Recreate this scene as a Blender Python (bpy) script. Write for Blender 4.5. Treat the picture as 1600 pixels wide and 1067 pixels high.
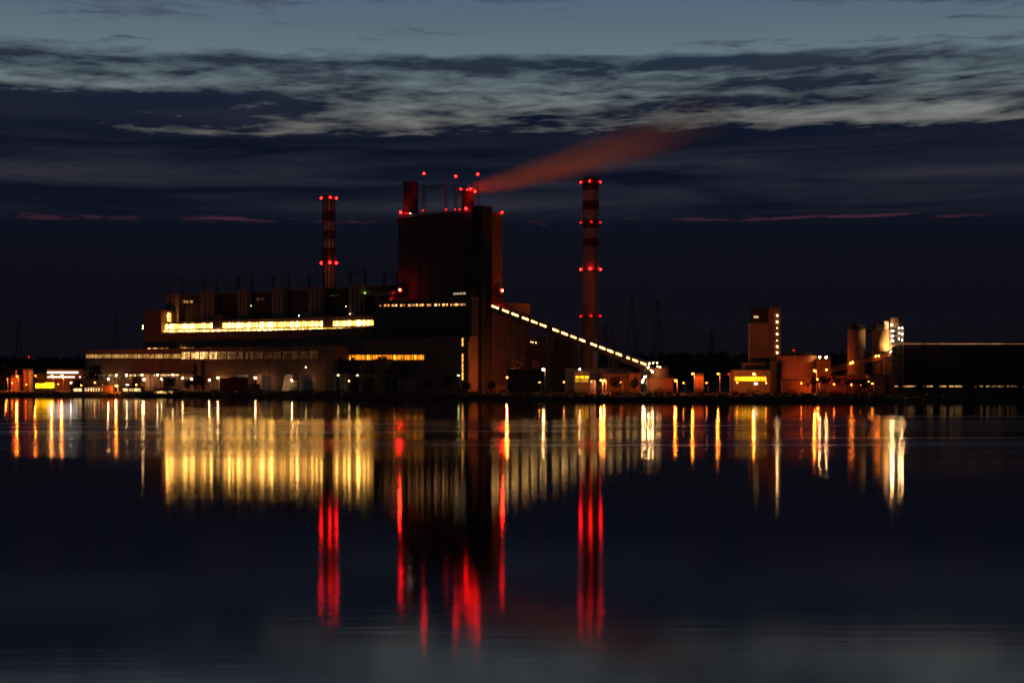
import bpy, bmesh, math, random
from mathutils import Vector, Matrix

random.seed(7)
R = math.radians
for o in list(bpy.data.objects):
    bpy.data.objects.remove(o, do_unlink=True)
SC = bpy.context.scene
COL = SC.collection

# ------------------------------------------------------------------ camera
EYE = 8.0            # camera height over the water, metres
HOR = 600.0          # row of the horizon in the photograph
F = 2700.0           # focal length in photograph pixels (1600 wide)
cam_d = bpy.data.cameras.new("camera")
cam = bpy.data.objects.new("camera", cam_d)
COL.objects.link(cam)
cam.location = (0, 0, EYE)
cam.rotation_euler = (R(90), 0, 0)
cam_d.sensor_width = 36
cam_d.lens = F / 1600 * 36
cam_d.shift_y = (HOR - 533.5) / 1600
cam_d.clip_start = 1
cam_d.clip_end = 30000
SC.camera = cam

# ------------------------------------------------------------------ colour management, sampling
SC.view_settings.view_transform = 'Standard'
SC.view_settings.look = 'None'
SC.view_settings.exposure = 0
SC.view_settings.gamma = 1
cy = SC.cycles
cy.use_denoising = True
cy.max_bounces = 6
cy.diffuse_bounces = 2
cy.glossy_bounces = 3
cy.volume_bounces = 1
cy.transparent_max_bounces = 6
cy.sample_clamp_direct = 0
cy.sample_clamp_indirect = 0
cy.filter_width = 1.7
cy.use_light_tree = True


def srgb(r, g, b):
    def f(c):
        c /= 255
        return c / 12.92 if c <= 0.04045 else ((c + 0.055) / 1.055) ** 2.4
    return (f(r), f(g), f(b), 1)


# ------------------------------------------------------------------ world: dusk sky with drifting cloud sheets
class NT:
    """Small helper for writing node trees."""
    def __init__(self, tree):
        self.t = tree
        tree.nodes.clear()

    def n(self, kind, **kw):
        nd = self.t.nodes.new(kind)
        for k, v in kw.items():
            if k.startswith('i_'):
                key = k[2:]
                key = int(key) if key.isdigit() else key.replace('_', ' ')
                self.put(nd.inputs[key], v)
            else:
                setattr(nd, k, v)
        return nd

    def put(self, sock, v):
        if isinstance(v, bpy.types.NodeSocket):
            self.t.links.new(v, sock)
        else:
            sock.default_value = v

    def math(self, op, a, b=0.0, c=0.0, clamp=False):
        nd = self.t.nodes.new('ShaderNodeMath')
        nd.operation = op
        nd.use_clamp = clamp
        self.put(nd.inputs[0], a)
        self.put(nd.inputs[1], b)
        self.put(nd.inputs[2], c)
        return nd.outputs[0]

    def ramp(self, fac, stops, interp='LINEAR'):
        nd = self.t.nodes.new('ShaderNodeValToRGB')
        cr = nd.color_ramp
        cr.interpolation = interp
        while len(cr.elements) > 1:
            cr.elements.remove(cr.elements[-1])
        first = True
        for p, c in stops:
            if not hasattr(c, '__len__'):
                c = (c, c, c, 1)
            if first:
                e = cr.elements[0]
                e.position = p
                first = False
            else:
                e = cr.elements.new(p)
            e.color = c
        self.put(nd.inputs[0], fac)
        return nd.outputs[0]

    def noise(self, vec, scale, detail=4, rough=0.5, dist=0.0, dims='3D'):
        nd = self.t.nodes.new('ShaderNodeTexNoise')
        nd.noise_dimensions = dims
        if dims == '1D':
            self.put(nd.inputs['W'], vec)
        else:
            self.put(nd.inputs['Vector'], vec)
        self.put(nd.inputs['Scale'], scale)
        nd.inputs['Detail'].default_value = detail
        nd.inputs['Roughness'].default_value = rough
        nd.inputs['Distortion'].default_value = dist
        return nd.outputs[0]

    def mix(self, fac, a, b, blend='MIX'):
        nd = self.t.nodes.new('ShaderNodeMix')
        nd.data_type = 'RGBA'
        nd.blend_type = blend
        self.put(nd.inputs[0], fac)
        self.put(nd.inputs[6], a)
        self.put(nd.inputs[7], b)
        return nd.outputs[2]

    def vec(self, x, y, z=0.0):
        nd = self.t.nodes.new('ShaderNodeCombineXYZ')
        self.put(nd.inputs[0], x)
        self.put(nd.inputs[1], y)
        self.put(nd.inputs[2], z)
        return nd.outputs[0]

    def sep(self, v):
        nd = self.t.nodes.new('ShaderNodeSeparateXYZ')
        self.put(nd.inputs[0], v)
        return nd.outputs


world = bpy.data.worlds.new("World")
SC.world = world
world.use_nodes = True
w = NT(world.node_tree)
tc = w.n('ShaderNodeTexCoord')
dx, dy, dz = w.sep(tc.outputs['Generated'])
hyp = w.math('SQRT', w.math('ADD', w.math('MULTIPLY', dx, dx), w.math('MULTIPLY', dy, dy)))
tanel = w.math('DIVIDE', dz, w.math('MAXIMUM', hyp, 0.0001))      # tangent of elevation
az = w.math('ARCTAN2', dx, dy)                                    # bearing from north, radians
elev = w.math('MULTIPLY', tanel, 4.0, clamp=True)                 # 0..1 for 0..14 degrees
EL = lambda row: (HOR - row) / F * 4.0                            # where an elevation sits on that scale
inv = w.math('DIVIDE', 1.0, w.math('MAXIMUM', w.math('ADD', tanel, 0.02), 0.02))
cx_ = w.math('MULTIPLY', az, inv)
plane = w.vec(w.math('MULTIPLY', cx_, 1.05), w.math('ADD', inv, w.math('MULTIPLY', cx_, 0.10)), 0.0)            # point on a flat cloud deck
plane2 = w.vec(w.math('MULTIPLY', cx_, 0.62), w.math('MULTIPLY', inv, 1.25), 3.7)
flat = w.vec(w.math('MULTIPLY', az, 2.2), w.math('MULTIPLY', tanel, 26.0), 1.3)
n_big = w.noise(plane2, 1.5, 3, 0.5, 0.4)
n_det = w.noise(plane, 4.2, 7, 0.60, 0.5)
n_flat = w.noise(flat, 1.6, 5, 0.55, 0.6)
n_fine = w.noise(w.vec(w.math('MULTIPLY', cx_, 1.3), w.math('ADD', w.math('MULTIPLY', inv, 1.6), w.math('MULTIPLY', cx_, 0.25)), 5.0), 5.5, 5, 0.55, 0.8)
n_mix = w.math('ADD', w.math('MULTIPLY', n_big, 0.45), w.math('ADD', w.math('MULTIPLY', n_det, 0.52), w.math('ADD', w.math('MULTIPLY', n_fine, 0.30), w.math('MULTIPLY', n_flat, 0.16))))
n_mix = w.math('SUBTRACT', n_mix, 0.205)
# the cloud decks sit at wavering heights
wob = w.noise(w.vec(w.math('MULTIPLY', az, 5.0), w.math('MULTIPLY', tanel, 8.0), 9.0), 2.0, 4, 0.55)
elw = w.math('ADD', elev, w.math('MULTIPLY', w.math('SUBTRACT', wob, 0.5), 0.035))
cover = w.ramp(elw, [
    (0.0, 1.0), (EL(380), 1.0), (EL(356), 0.95), (EL(346), 0.70), (EL(336), 0.82), (EL(322), 0.90), (EL(300), 0.86),
    (EL(276), 0.80), (EL(255), 0.92), (EL(225), 1.0), (EL(215), 0.88), (EL(204), 0.74), (EL(190), 0.68), (EL(170), 0.66),
    (EL(150), 0.60), (EL(128), 0.55), (EL(104), 0.58), (EL(94), 0.46), (EL(84), 0.30), (EL(60), 0.24), (EL(25), 0.26), (EL(0), 0.36)])
# gaps (-) and banks (+) in the cloud deck: bearing and elevation of the middle, half width, half height (degrees), amount
BANKS = [(-15.7, 9.65, 5.0, 0.22, -0.24), (-10.9, 8.22, 2.6, 0.16, -0.30), (-7.7, 8.38, 1.5, 0.18, -0.20), (-3.4, 8.62, 2.7, 0.38, -0.30), (-5.2, 9.05, 1.6, 0.22, -0.16),
         (1.3, 9.35, 3.6, 0.42, -0.20), (1.0, 8.40, 1.6, 0.25, -0.26), (9.2, 8.62, 6.0, 0.34, -0.30), (14.8, 8.55, 3.4, 0.36, -0.28), (13.5, 9.5, 4.0, 0.5, -0.12),
         (-12.8, 8.95, 5.6, 0.34, 0.22), (-5.2, 9.45, 2.6, 0.22, 0.14), (6.5, 10.45, 11.0, 0.30, 0.24), (11.0, 9.75, 7.0, 0.20, 0.12), (3.4, 8.72, 2.2, 0.30, 0.16), (-14.5, 8.4, 3.5, 0.2, 0.15), (15.6, 12.50, 4.6, 0.22, 0.62), (9.5, 5.40, 7.5, 0.07, -0.26), (-10.0, 12.35, 5.0, 0.05, 0.12), (-2.0, 11.55, 6.0, 0.05, 0.12), (4.0, 11.75, 4.0, 0.04, 0.14), (15.0, 11.6, 2.0, 0.10, 0.22), (-14.0, 11.75, 4.0, 0.05, 0.12), (12.0, 10.9, 6.0, 0.07, 0.20),
         (7.6, 11.05, 5.4, 0.10, 0.22), (-12.6, 11.12, 0.9, 0.07, 0.30), (10.6, 11.35, 2.2, 0.06, 0.20), (-14.0, 10.45, 6.5, 0.26, 0.12), (2.0, 12.0, 1.2, 0.05, 0.16)]
wx = w.noise(w.vec(w.math('MULTIPLY', az, 9.0), w.math('MULTIPLY', tanel, 40.0), 4.0), 1.0, 4, 0.6)
wy = w.noise(w.vec(w.math('MULTIPLY', az, 11.0), w.math('MULTIPLY', tanel, 40.0), 7.0), 1.0, 4, 0.6)
azd = w.math('MULTIPLY', w.math('ADD', az, w.math('MULTIPLY', w.math('SUBTRACT', wx, 0.5), 0.10)), 57.2958)
eld = w.math('MULTIPLY', w.math('ADD', w.math('ARCTANGENT', tanel), w.math('MULTIPLY', w.math('SUBTRACT', wy, 0.5), 0.016)), 57.2958)
for a0, e0, wa, we, amt in BANKS:
    u_ = w.math('DIVIDE', w.math('SUBTRACT', azd, a0), wa)
    v_ = w.math('DIVIDE', w.math('SUBTRACT', eld, e0), we)
    q_ = w.math('POWER', 2.718, w.math('MULTIPLY', w.math('ADD', w.math('MULTIPLY', u_, u_), w.math('MULTIPLY', v_, v_)), -1.0))
    cover = w.math('ADD', cover, w.math('MULTIPLY', q_, amt * 0.8))
alpha = w.math('MULTIPLY', w.math('ADD', w.math('SUBTRACT', n_mix, 0.5), w.math('MULTIPLY', w.math('SUBTRACT', cover, 0.5), 0.75)), 3.9)
alpha = w.math('ADD', alpha, 0.42, clamp=True)
clear = w.ramp(elev, [
    (0.0, srgb(18, 13, 22)), (EL(420), srgb(36, 26, 36)), (EL(346), srgb(86, 44, 62)), (EL(300), srgb(60, 55, 68)), (EL(270), srgb(58, 60, 74)),
    (EL(225), srgb(118, 115, 110)), (EL(190), srgb(124, 125, 121)), (EL(140), srgb(110, 124, 128)), (EL(90), srgb(98, 117, 125)),
    (EL(40), srgb(90, 107, 120)), (EL(0), srgb(83, 100, 121)), (1.0, srgb(78, 96, 120))])
dark = w.ramp(elev, [
    (0.0, srgb(14, 11, 17)), (EL(520), srgb(13, 12, 21)), (EL(400), srgb(11, 13, 24)), (EL(330), srgb(12, 17, 32)), (EL(240), srgb(10, 16, 33)),
    (EL(180), srgb(15, 24, 42)), (EL(120), srgb(32, 44, 59)), (EL(60), srgb(44, 56, 72)), (EL(14), srgb(26, 34, 50)), (1.0, srgb(24, 32, 48))])
veil = w.noise(flat, 2.4, 4, 0.55, 0.5)
veil = w.math('ADD', 0.38, w.math('MULTIPLY', w.math('SUBTRACT', veil, 0.40), w.ramp(elev, [(EL(350), 0.0), (EL(320), 1.0), (EL(270), 1.2), (EL(210), 0.5), (EL(90), 1.0)])))
dark = w.mix(w.math('MULTIPLY', w.math('SUBTRACT', veil, 0.38), 1.5, clamp=True), dark, srgb(58, 58, 70))
sky_seen = w.mix(alpha, clear, dark)
nish = w.n('ShaderNodeTexSky', sky_type='NISHITA')
nish.sun_disc = False
nish.sun_elevation = R(-4)
nish.sun_rotation = R(8)
# overhead the evening sky is already dark
zen = w.n('ShaderNodeMapRange', interpolation_type='SMOOTHSTEP', i_0=tanel, i_1=0.24, i_2=0.5, i_3=1.0, i_4=0.05).outputs[0]
bg1 = w.n('ShaderNodeBackground', i_Color=sky_seen, i_Strength=w.math('MULTIPLY', zen, 1.0))
bg2 = w.n('ShaderNodeBackground', i_Color=nish.outputs[0], i_Strength=0.004)
addw = w.n('ShaderNodeAddShader')
w.put(addw.inputs[0], bg1.outputs[0])
w.put(addw.inputs[1], bg2.outputs[0])
outw = w.n('ShaderNodeOutputWorld')
w.put(outw.inputs[0], addw.outputs[0])

# ------------------------------------------------------------------ materials
MATS = {}


def newmat(name):
    m = bpy.data.materials.new(name)
    m.use_nodes = True
    return m, NT(m.node_tree)


def finish(m, t, shader):
    out = t.n('ShaderNodeOutputMaterial')
    t.put(out.inputs[0], shader)
    return m


def surf(name, col, rough=0.85, var=0.35, panel=None, rib=None, metal=0.0, streak=0.3):
    """Weathered painted / concrete / sheet surface; panel=(w,h) draws joints, rib=width draws corrugation."""
    if name in MATS:
        return MATS[name]
    m, t = newmat(name)
    co = t.n('ShaderNodeTexCoord').outputs['Object']
    x, y, z = t.sep(co)
    u = t.math('ADD', x, t.math('MULTIPLY', y, 0.93))
    big = t.noise(co, 0.12, 5, 0.6)
    st = t.noise(t.vec(t.math('MULTIPLY', u, 0.9), t.math('MULTIPLY', z, 0.06), 0.0), 1.0, 4, 0.6)
    f = t.math('ADD', t.math('MULTIPLY', t.math('SUBTRACT', big, 0.5), var * 1.6), t.math('MULTIPLY', t.math('SUBTRACT', st, 0.5), streak * 1.6))
    k = t.math('ADD', f, 1.0)
    if panel:
        br = t.n('ShaderNodeTexBrick', offset=0.0)
        t.put(br.inputs['Vector'], t.vec(u, z, 0.0))
        br.inputs['Color1'].default_value = (1, 1, 1, 1)
        br.inputs['Color2'].default_value = (0.82, 0.82, 0.82, 1)
        br.inputs['Mortar'].default_value = (0.5, 0.5, 0.5, 1)
        br.inputs['Scale'].default_value = 1.0
        br.inputs['Mortar Size'].default_value = 0.07
        br.inputs['Brick Width'].default_value = panel[0]
        br.inputs['Row Height'].default_value = panel[1]
        k = t.math('MULTIPLY', k, br.outputs['Fac'] if False else t.n('ShaderNodeRGBToBW', i_0=br.outputs['Color']).outputs[0])
    if rib:
        sn = t.math('SINE', t.math('MULTIPLY', u, 6.283 / rib))
        k = t.math('MULTIPLY', k, t.math('ADD', t.math('MULTIPLY', sn, 0.16), 0.84))
    c = t.mix(1.0, (col[0], col[1], col[2], 1), t.vec(k, k, k), 'MULTIPLY')
    p = t.n('ShaderNodeBsdfPrincipled')
    t.put(p.inputs['Base Color'], c)
    p.inputs['Roughness'].default_value = rough
    p.inputs['Metallic'].default_value = metal
    p.inputs['Specular IOR Level'].default_value = 0.3
    MATS[name] = finish(m, t, p.outputs[0])
    return MATS[name]


def glow(name, col, strength):
    """A lamp bulb."""
    if name in MATS:
        return MATS[name]
    m, t = newmat(name)
    e = t.n('ShaderNodeEmission', i_Color=(col[0], col[1], col[2], 1), i_Strength=strength)
    MATS[name] = finish(m, t, e.outputs[0])
    return MATS[name]


def pane(name, col, strength, lo=0.3, scale=0.45, contrast=2.2, col2=None, colscale=None):
    """A lit window: what is inside varies from place to place, so the brightness does too."""
    if name in MATS:
        return MATS[name]
    m, t = newmat(name)
    geo = t.n('ShaderNodeNewGeometry').outputs['Position']
    n1 = t.noise(geo, scale, 3, 0.6)
    x, y, z = t.sep(geo)
    n2 = t.noise(t.vec(t.math('MULTIPLY', x, 1.0), t.math('MULTIPLY', y, 1.0), t.math('MULTIPLY', z, 0.15)), colscale or scale * 0.45, 2, 0.5)
    f = t.math('ADD', t.math('MULTIPLY', t.math('SUBTRACT', n1, 0.5), contrast), t.math('MULTIPLY', t.math('SUBTRACT', n2, 0.5), contrast))
    f = t.math('ADD', f, 0.5, clamp=True)
    if colscale:      # lamps inside put into the glow as uneven bright vertical slices
        uu = t.math('FLOOR', t.math('DIVIDE', t.math('ADD', t.math('MULTIPLY', x, math.cos(R(-40))), t.math('MULTIPLY', y, math.sin(R(-40)))), colscale))
        wn = t.n('ShaderNodeTexWhiteNoise', noise_dimensions='1D')
        t.put(wn.inputs['W'], uu)
        f = t.math('MULTIPLY', f, t.math('ADD', 0.10, t.math('MULTIPLY', t.math('POWER', wn.outputs[0], 3.0), 2.0)), clamp=True)
    k = t.math('MULTIPLY', t.math('ADD', t.math('MULTIPLY', f, 1 - lo), lo), strength)
    c = t.mix(f, (*(col2 or col), 1), (*col, 1))
    e = t.n('ShaderNodeEmission', i_Color=c, i_Strength=k)
    MATS[name] = finish(m, t, e.outputs[0])
    return MATS[name]


def bands(name, edges, height, paint, other, bare, ribs=0):
    """Chimney shaft: edges = list of (metres from the ground, 'p'|'o'|'b') giving the coat above each height."""
    m, t = newmat(name)
    co = t.n('ShaderNodeTexCoord').outputs['Object']
    x, y, z = t.sep(co)
    cols = {'p': (*paint, 1), 'o': (*other, 1), 'b': (*bare, 1)}
    base = t.ramp(t.math('DIVIDE', z, height), [(max(0, e / height), cols[c]) for e, c in edges], 'CONSTANT')
    ang = t.math('ARCTAN2', y, x)
    st = t.noise(t.vec(t.math('MULTIPLY', ang, 6.0), t.math('MULTIPLY', z, 0.03), 0.0), 1.0, 5, 0.6)
    k = t.math('ADD', t.math('MULTIPLY', st, 0.9), 0.55)
    c = t.mix(1.0, base, t.vec(k, k, k), 'MULTIPLY')
    p = t.n('ShaderNodeBsdfPrincipled')
    t.put(p.inputs['Base Color'], c)
    p.inputs['Roughness'].default_value = 0.8
    return finish(m, t, p.outputs[0])


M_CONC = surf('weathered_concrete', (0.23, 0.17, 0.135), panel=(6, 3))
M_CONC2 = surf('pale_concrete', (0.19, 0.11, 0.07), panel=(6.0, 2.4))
M_DARK = surf('dark_sheet_cladding', (0.055, 0.042, 0.042), rib=1.2, panel=(12, 9))
M_DARK2 = surf('near_black_cladding', (0.026, 0.024, 0.027), rib=1.2)  # near-black base tone shared by the darkest parts
M_BROWN = surf('brown_cladding', (0.17, 0.10, 0.07), rib=1.0, panel=(9, 7))
M_GREY = surf('grey_cladding', (0.15, 0.14, 0.14), rib=0.9, panel=(6, 5))
M_ROOF = surf('bitumen_roof', (0.05, 0.05, 0.05))
M_STEEL = surf('painted_steel', (0.10, 0.10, 0.105), rough=0.6)
M_GALV = surf('galvanised_steel', (0.28, 0.28, 0.29), rough=0.5)
M_WHITE = surf('white_painted_wall', (0.62, 0.58, 0.52), panel=(3, 3))
M_REDP = surf('red_painted_steel', (0.13, 0.018, 0.014))
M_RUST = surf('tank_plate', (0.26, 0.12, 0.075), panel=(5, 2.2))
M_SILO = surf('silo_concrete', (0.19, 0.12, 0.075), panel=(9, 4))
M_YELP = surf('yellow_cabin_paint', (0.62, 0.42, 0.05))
M_BARK = surf('bark', (0.06, 0.045, 0.035))
M_GLASS = surf('dark_glass', (0.02, 0.02, 0.025), rough=0.2)
M_GRASS = surf('grass_bank', (0.04, 0.04, 0.022), streak=0.0)
M_LEAF = surf('broad_leaves', (0.04, 0.042, 0.02), var=0.8, streak=0.0)
M_PINE = surf('pine_needles', (0.03, 0.04, 0.025), var=0.8, streak=0.0)
M_REED = surf('dry_reeds', (0.055, 0.045, 0.025), var=0.6, streak=0.0)
M_RED = glow('red_obstruction_lamp', (1, 0.004, 0.003), 52)
M_REDS = glow('red_marker_lamp', (1, 0.004, 0.003), 12)
M_REDX = glow('red_flood_lamp', (1, 0.014, 0.006), 640)
M_SOD = glow('sodium_lamp', (1, 0.15, 0.010), 85)
M_SODX = glow('bright_sodium_lamp', (1, 0.22, 0.02), 140)
M_WARM = glow('warm_white_lamp', (1, 0.54, 0.22), 250)
M_WARMS = glow('small_warm_lamp', (1, 0.52, 0.19), 40)
M_COOL = glow('cool_white_lamp', (1, 0.92, 0.8), 60)
M_GREENL = glow('greenish_lamp', (0.72, 0.95, 0.28), 45)
P_GOLD = pane('bright_hall_glazing', (1, 0.50, 0.095), 38, lo=0.05, scale=0.40, contrast=2.4, col2=(1, 0.42, 0.07), colscale=1.9)
P_GOLDS = pane('gangway_light_strip', (1, 0.50, 0.11), 26, lo=0.06, scale=0.5, contrast=3.2, colscale=1.6)
P_AMBER = pane('amber_glazing', (1, 0.55, 0.16), 0.85, lo=0.25, scale=0.35, contrast=2.5, col2=(1, 0.42, 0.10))
P_AMBX = pane('bright_amber_glazing', (1, 0.58, 0.2), 2.0, lo=0.12, scale=0.5, contrast=4.0, col2=(0.8, 0.36, 0.08))
P_DIM = pane('dim_glazing', (0.8, 0.30, 0.10), 0.12, lo=0.1, scale=0.4)
P_ORNG = pane('orange_workshop_glazing', (1, 0.36, 0.02), 4.4, lo=0.18, scale=0.8, contrast=3.0, col2=(1, 0.22, 0.01), colscale=0.8)
P_ROW = pane('bunker_gallery_glazing', (1, 0.46, 0.12), 4.0, lo=0.06, scale=0.5, contrast=3.6, col2=(0.9, 0.33, 0.1), colscale=0.9)
P_CONV = pane('conveyor_glazing', (1, 0.54, 0.15), 13, lo=0.28, scale=0.6, contrast=2.6, colscale=1.2)
P_TUBE = pane('white_tube_strip', (1, 0.90, 0.72), 4.2, lo=0.7, scale=0.3)
P_CAB = pane('cabin_window', (1, 0.62, 0.24), 2.2, lo=0.2, scale=0.9, contrast=2.6)
P_YEL = pane('yellow_lit_front', (1, 0.46, 0.006), 4.6, lo=0.35, scale=0.5, col2=(1, 0.40, 0.01))
P_EAVE = pane('eave_light_strip', (1, 0.44, 0.20), 0.34, lo=0.35, scale=0.35, contrast=3)
P_PLINTH = pane('plinth_light_strip', (1, 0.52, 0.18), 1.0, lo=0.0, scale=0.16, contrast=5)
P_SLIT = pane('stair_slit_glazing', (1, 0.40, 0.06), 2.6, lo=0.4, scale=0.5)

# ------------------------------------------------------------------ mesh helpers


class MB:
    """Collects shapes; build() links them as ONE mesh object."""
    def __init__(self):
        self.v = []
        self.f = []
        self.sm = []

    def add(self, vs, fs, smooth=False):
        b = len(self.v)
        self.v += [tuple(p) for p in vs]
        self.f += [[b + i for i in f] for f in fs]
        self.sm += [smooth] * len(fs)
        return self

    def box(self, x0, x1, y0, y1, z0, z1):
        x0, x1 = sorted((x0, x1))
        y0, y1 = sorted((y0, y1))
        z0, z1 = sorted((z0, z1))
        vs = [(x, y, z) for z in (z0, z1) for y in (y0, y1) for x in (x0, x1)]
        return self.add(vs, [(0, 2, 3, 1), (4, 5, 7, 6), (0, 1, 5, 4), (2, 6, 7, 3), (0, 4, 6, 2), (1, 3, 7, 5)])

    def tube(self, p, q, r, r2=None, n=4, smooth=False):
        p, q = Vector(p), Vector(q)
        d = q - p
        if d.length < 1e-6:
            return self
        d.normalize()
        u = d.cross(Vector((0, 0, 1)))
        if u.length < 1e-3:
            u = Vector((1, 0, 0))
        u.normalize()
        w_ = d.cross(u)
        r2 = r if r2 is None else r2
        vs = []
        for c, rr in ((p, r), (q, r2)):
            for i in range(n):
                a = 2 * math.pi * (i + 0.5) / n
                vs.append(c + u * math.cos(a) * rr + w_ * math.sin(a) * rr)
        fs = [(i, (i + 1) % n, n + (i + 1) % n, n + i) for i in range(n)]
        fs += [tuple(range(n - 1, -1, -1)), tuple(range(n, 2 * n))]
        return self.add(vs, fs, smooth)

    def lathe(self, prof, x=0, y=0, n=24, smooth=True, cap=True):
        vs, fs = [], []
        for r, z in prof:
            for i in range(n):
                a = 2 * math.pi * i / n
                vs.append((x + r * math.cos(a), y + r * math.sin(a), z))
        m = len(prof)
        for k in range(m - 1):
            for i in range(n):
                j = (i + 1) % n
                fs.append((k * n + i, k * n + j, (k + 1) * n + j, (k + 1) * n + i))
        if cap:
            fs.append(tuple(range(n - 1, -1, -1)))
            fs.append(tuple((m - 1) * n + i for i in range(n)))
        return self.add(vs, fs, smooth)

    def ball(self, c, r, sx=1, sy=1, sz=1):
        n, m = 10, 6
        vs = [(c[0], c[1], c[2] - r * sz)]
        for k in range(1, m):
            a = math.pi * k / m
            for i in range(n):
                b = 2 * math.pi * i / n
                vs.append((c[0] + r * sx * math.sin(a) * math.cos(b), c[1] + r * sy * math.sin(a) * math.sin(b), c[2] - r * sz * math.cos(a)))
        vs.append((c[0], c[1], c[2] + r * sz))
        fs = [(0, 1 + (i + 1) % n, 1 + i) for i in range(n)]
        for k in range(m - 2):
            for i in range(n):
                j = (i + 1) % n
                fs.append((1 + k * n + i, 1 + k * n + j, 1 + (k + 1) * n + j, 1 + (k + 1) * n + i))
        top = len(vs) - 1
        fs += [(top, 1 + (m - 2) * n + i, 1 + (m - 2) * n + (i + 1) % n) for i in range(n)]
        return self.add(vs, fs, True)

    def prism(self, poly, y0, y1):
        """poly in x,z extruded along y"""
        n = len(poly)
        vs = [(x, y0, z) for x, z in poly] + [(x, y1, z) for x, z in poly]
        fs = [(i, (i + 1) % n, n + (i + 1) % n, n + i) for i in range(n)] + [tuple(range(n - 1, -1, -1)), tuple(range(n, 2 * n))]
        return self.add(vs, fs)

    def lattice(self, a0, a1, w0, w1, n, r):
        """four-legged lattice mast from a0 (foot centre) to a1 (top centre), half widths w0 -> w1"""
        a0, a1 = Vector(a0), Vector(a1)
        prev = None
        for k in range(n + 1):
            f_ = k / n
            c = a0.lerp(a1, f_)
            h = w0 + (w1 - w0) * f_
            ring = [c + Vector((sx * h, sy * h, 0)) for sx, sy in ((-1, -1), (1, -1), (1, 1), (-1, 1))]
            if prev:
                for i in range(4):
                    j = (i + 1) % 4
                    self.tube(prev[i], ring[i], r)
                    if k % 2:
                        self.tube(prev[i], ring[j], r * 0.6)
                    else:
                        self.tube(prev[j], ring[i], r * 0.6)
                    self.tube(ring[i], ring[j], r * 0.6)
            prev = ring
        return self

    def mesh(self, name, mat, off=(0, 0, 0)):
        me = bpy.data.meshes.new(name)
        ox, oy, oz = off
        me.from_pydata([(x - ox, y - oy, z - oz) for x, y, z in self.v], [], self.f)
        me.polygons.foreach_set('use_smooth', self.sm)
        me.materials.append(mat)
        me.validate()
        bm = bmesh.new()
        bm.from_mesh(me)
        bmesh.ops.recalc_face_normals(bm, faces=bm.faces)
        bm.to_mesh(me)
        bm.free()
        return me


class Thing:
    """An Empty at the thing's base that parents its parts. Shapes are given in the coordinates of a frame
    (origin x, y and heading), base is the thing's foot in that frame."""
    def __init__(self, name, label, cat, frame=(0, 0, 0), base=(0, 0, 0), group=None):
        o = bpy.data.objects.new(name, None)
        o.empty_display_size = 0.5
        COL.objects.link(o)
        fx, fy, rz = frame
        c, s = math.cos(rz), math.sin(rz)
        o.location = (fx + base[0] * c - base[1] * s, fy + base[0] * s + base[1] * c, base[2])
        o.rotation_euler = (0, 0, rz)
        o['label'] = label
        o['category'] = cat
        if group:
            o['group'] = group
        self.o, self.base = o, base

    def part(self, name, mb, mat, parent=None, label=None):
        ob = bpy.data.objects.new(name, mb.mesh(name, mat, self.base))
        COL.objects.link(ob)
        ob.parent = parent or self.o
        if label:
            ob['label'] = label
        return ob


def single(name, mb, mat, label, cat, frame=(0, 0, 0), base=(0, 0, 0), group=None):
    """a thing that is one mesh"""
    ob = bpy.data.objects.new(name, mb.mesh(name, mat, base))
    COL.objects.link(ob)
    fx, fy, rz = frame
    c, s = math.cos(rz), math.sin(rz)
    ob.location = (fx + base[0] * c - base[1] * s, fy + base[0] * s + base[1] * c, base[2])
    ob.rotation_euler = (0, 0, rz)
    ob['label'] = label
    ob['category'] = cat
    if group:
        ob['group'] = group
    return ob


def setting(name, mb, mat, kind='structure', smooth=False):
    me = mb.mesh(name, mat)
    ob = bpy.data.objects.new(name, me)
    COL.objects.link(ob)
    ob['kind'] = kind
    return ob


def copy_thing(root, loc, rz=0.0, label=None, scale=1.0):
    r = root.copy()
    COL.objects.link(r)
    r.location = loc
    r.rotation_euler = (0, 0, rz)
    r.scale = (scale, scale, scale)
    if label:
        r['label'] = label
    for ch in list(root.children):
        c = ch.copy()
        COL.objects.link(c)
        c.parent = r
        for g in ch.children:
            d = g.copy()
            COL.objects.link(d)
            d.parent = c
    return r


# survey helpers: a sight line through column px / row py of the photograph, met at distance Y
def WX(px, Y):
    return (px - 800) / F * Y


def WZ(py, Y):
    return EYE + (HOR - py) / F * Y


# the power station's own grid: local x runs along the halls (right end nearer), local y runs away from the lake
PC = (WX(741, 1060), 1060.0)
PRZ = R(-40)
PF = (PC[0], PC[1], PRZ)
AX, AY = math.cos(PRZ), math.sin(PRZ)
BX, BY = -math.sin(PRZ), math.cos(PRZ)


def PL(px, d):
    """local x of column px on the plane local y = d"""
    k = (px - 800) / F
    return (k * (PC[1] + BY * d) - PC[0] - BX * d) / (AX - k * AY)


def PD(px, x):
    """local y of column px on the plane local x = x"""
    k = (px - 800) / F
    return (k * (PC[1] + AY * x) - PC[0] - AX * x) / (BX - k * BY)


def PY(x, d):
    return PC[1] + AY * x + BY * d


def PZ(px, py, d):
    return WZ(py, PY(PL(px, d), d))


# ------------------------------------------------------------------ setting: water, ground
SHORE = [(-400, 1210), (-100, 1110), (0, 1092), (130, 1060), (260, 1020), (400, 985), (560, 945), (740, 900), (860, 845), (960, 797), (1060, 778),
         (1200, 762), (1400, 752), (1600, 745), (1900, 735), (2300, 720)]


def shore_y(px):
    for (a, ya), (b, yb) in zip(SHORE, SHORE[1:]):
        if px <= b:
            return ya + (yb - ya) * (px - a) / (b - a)
    return SHORE[-1][1]


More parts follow.
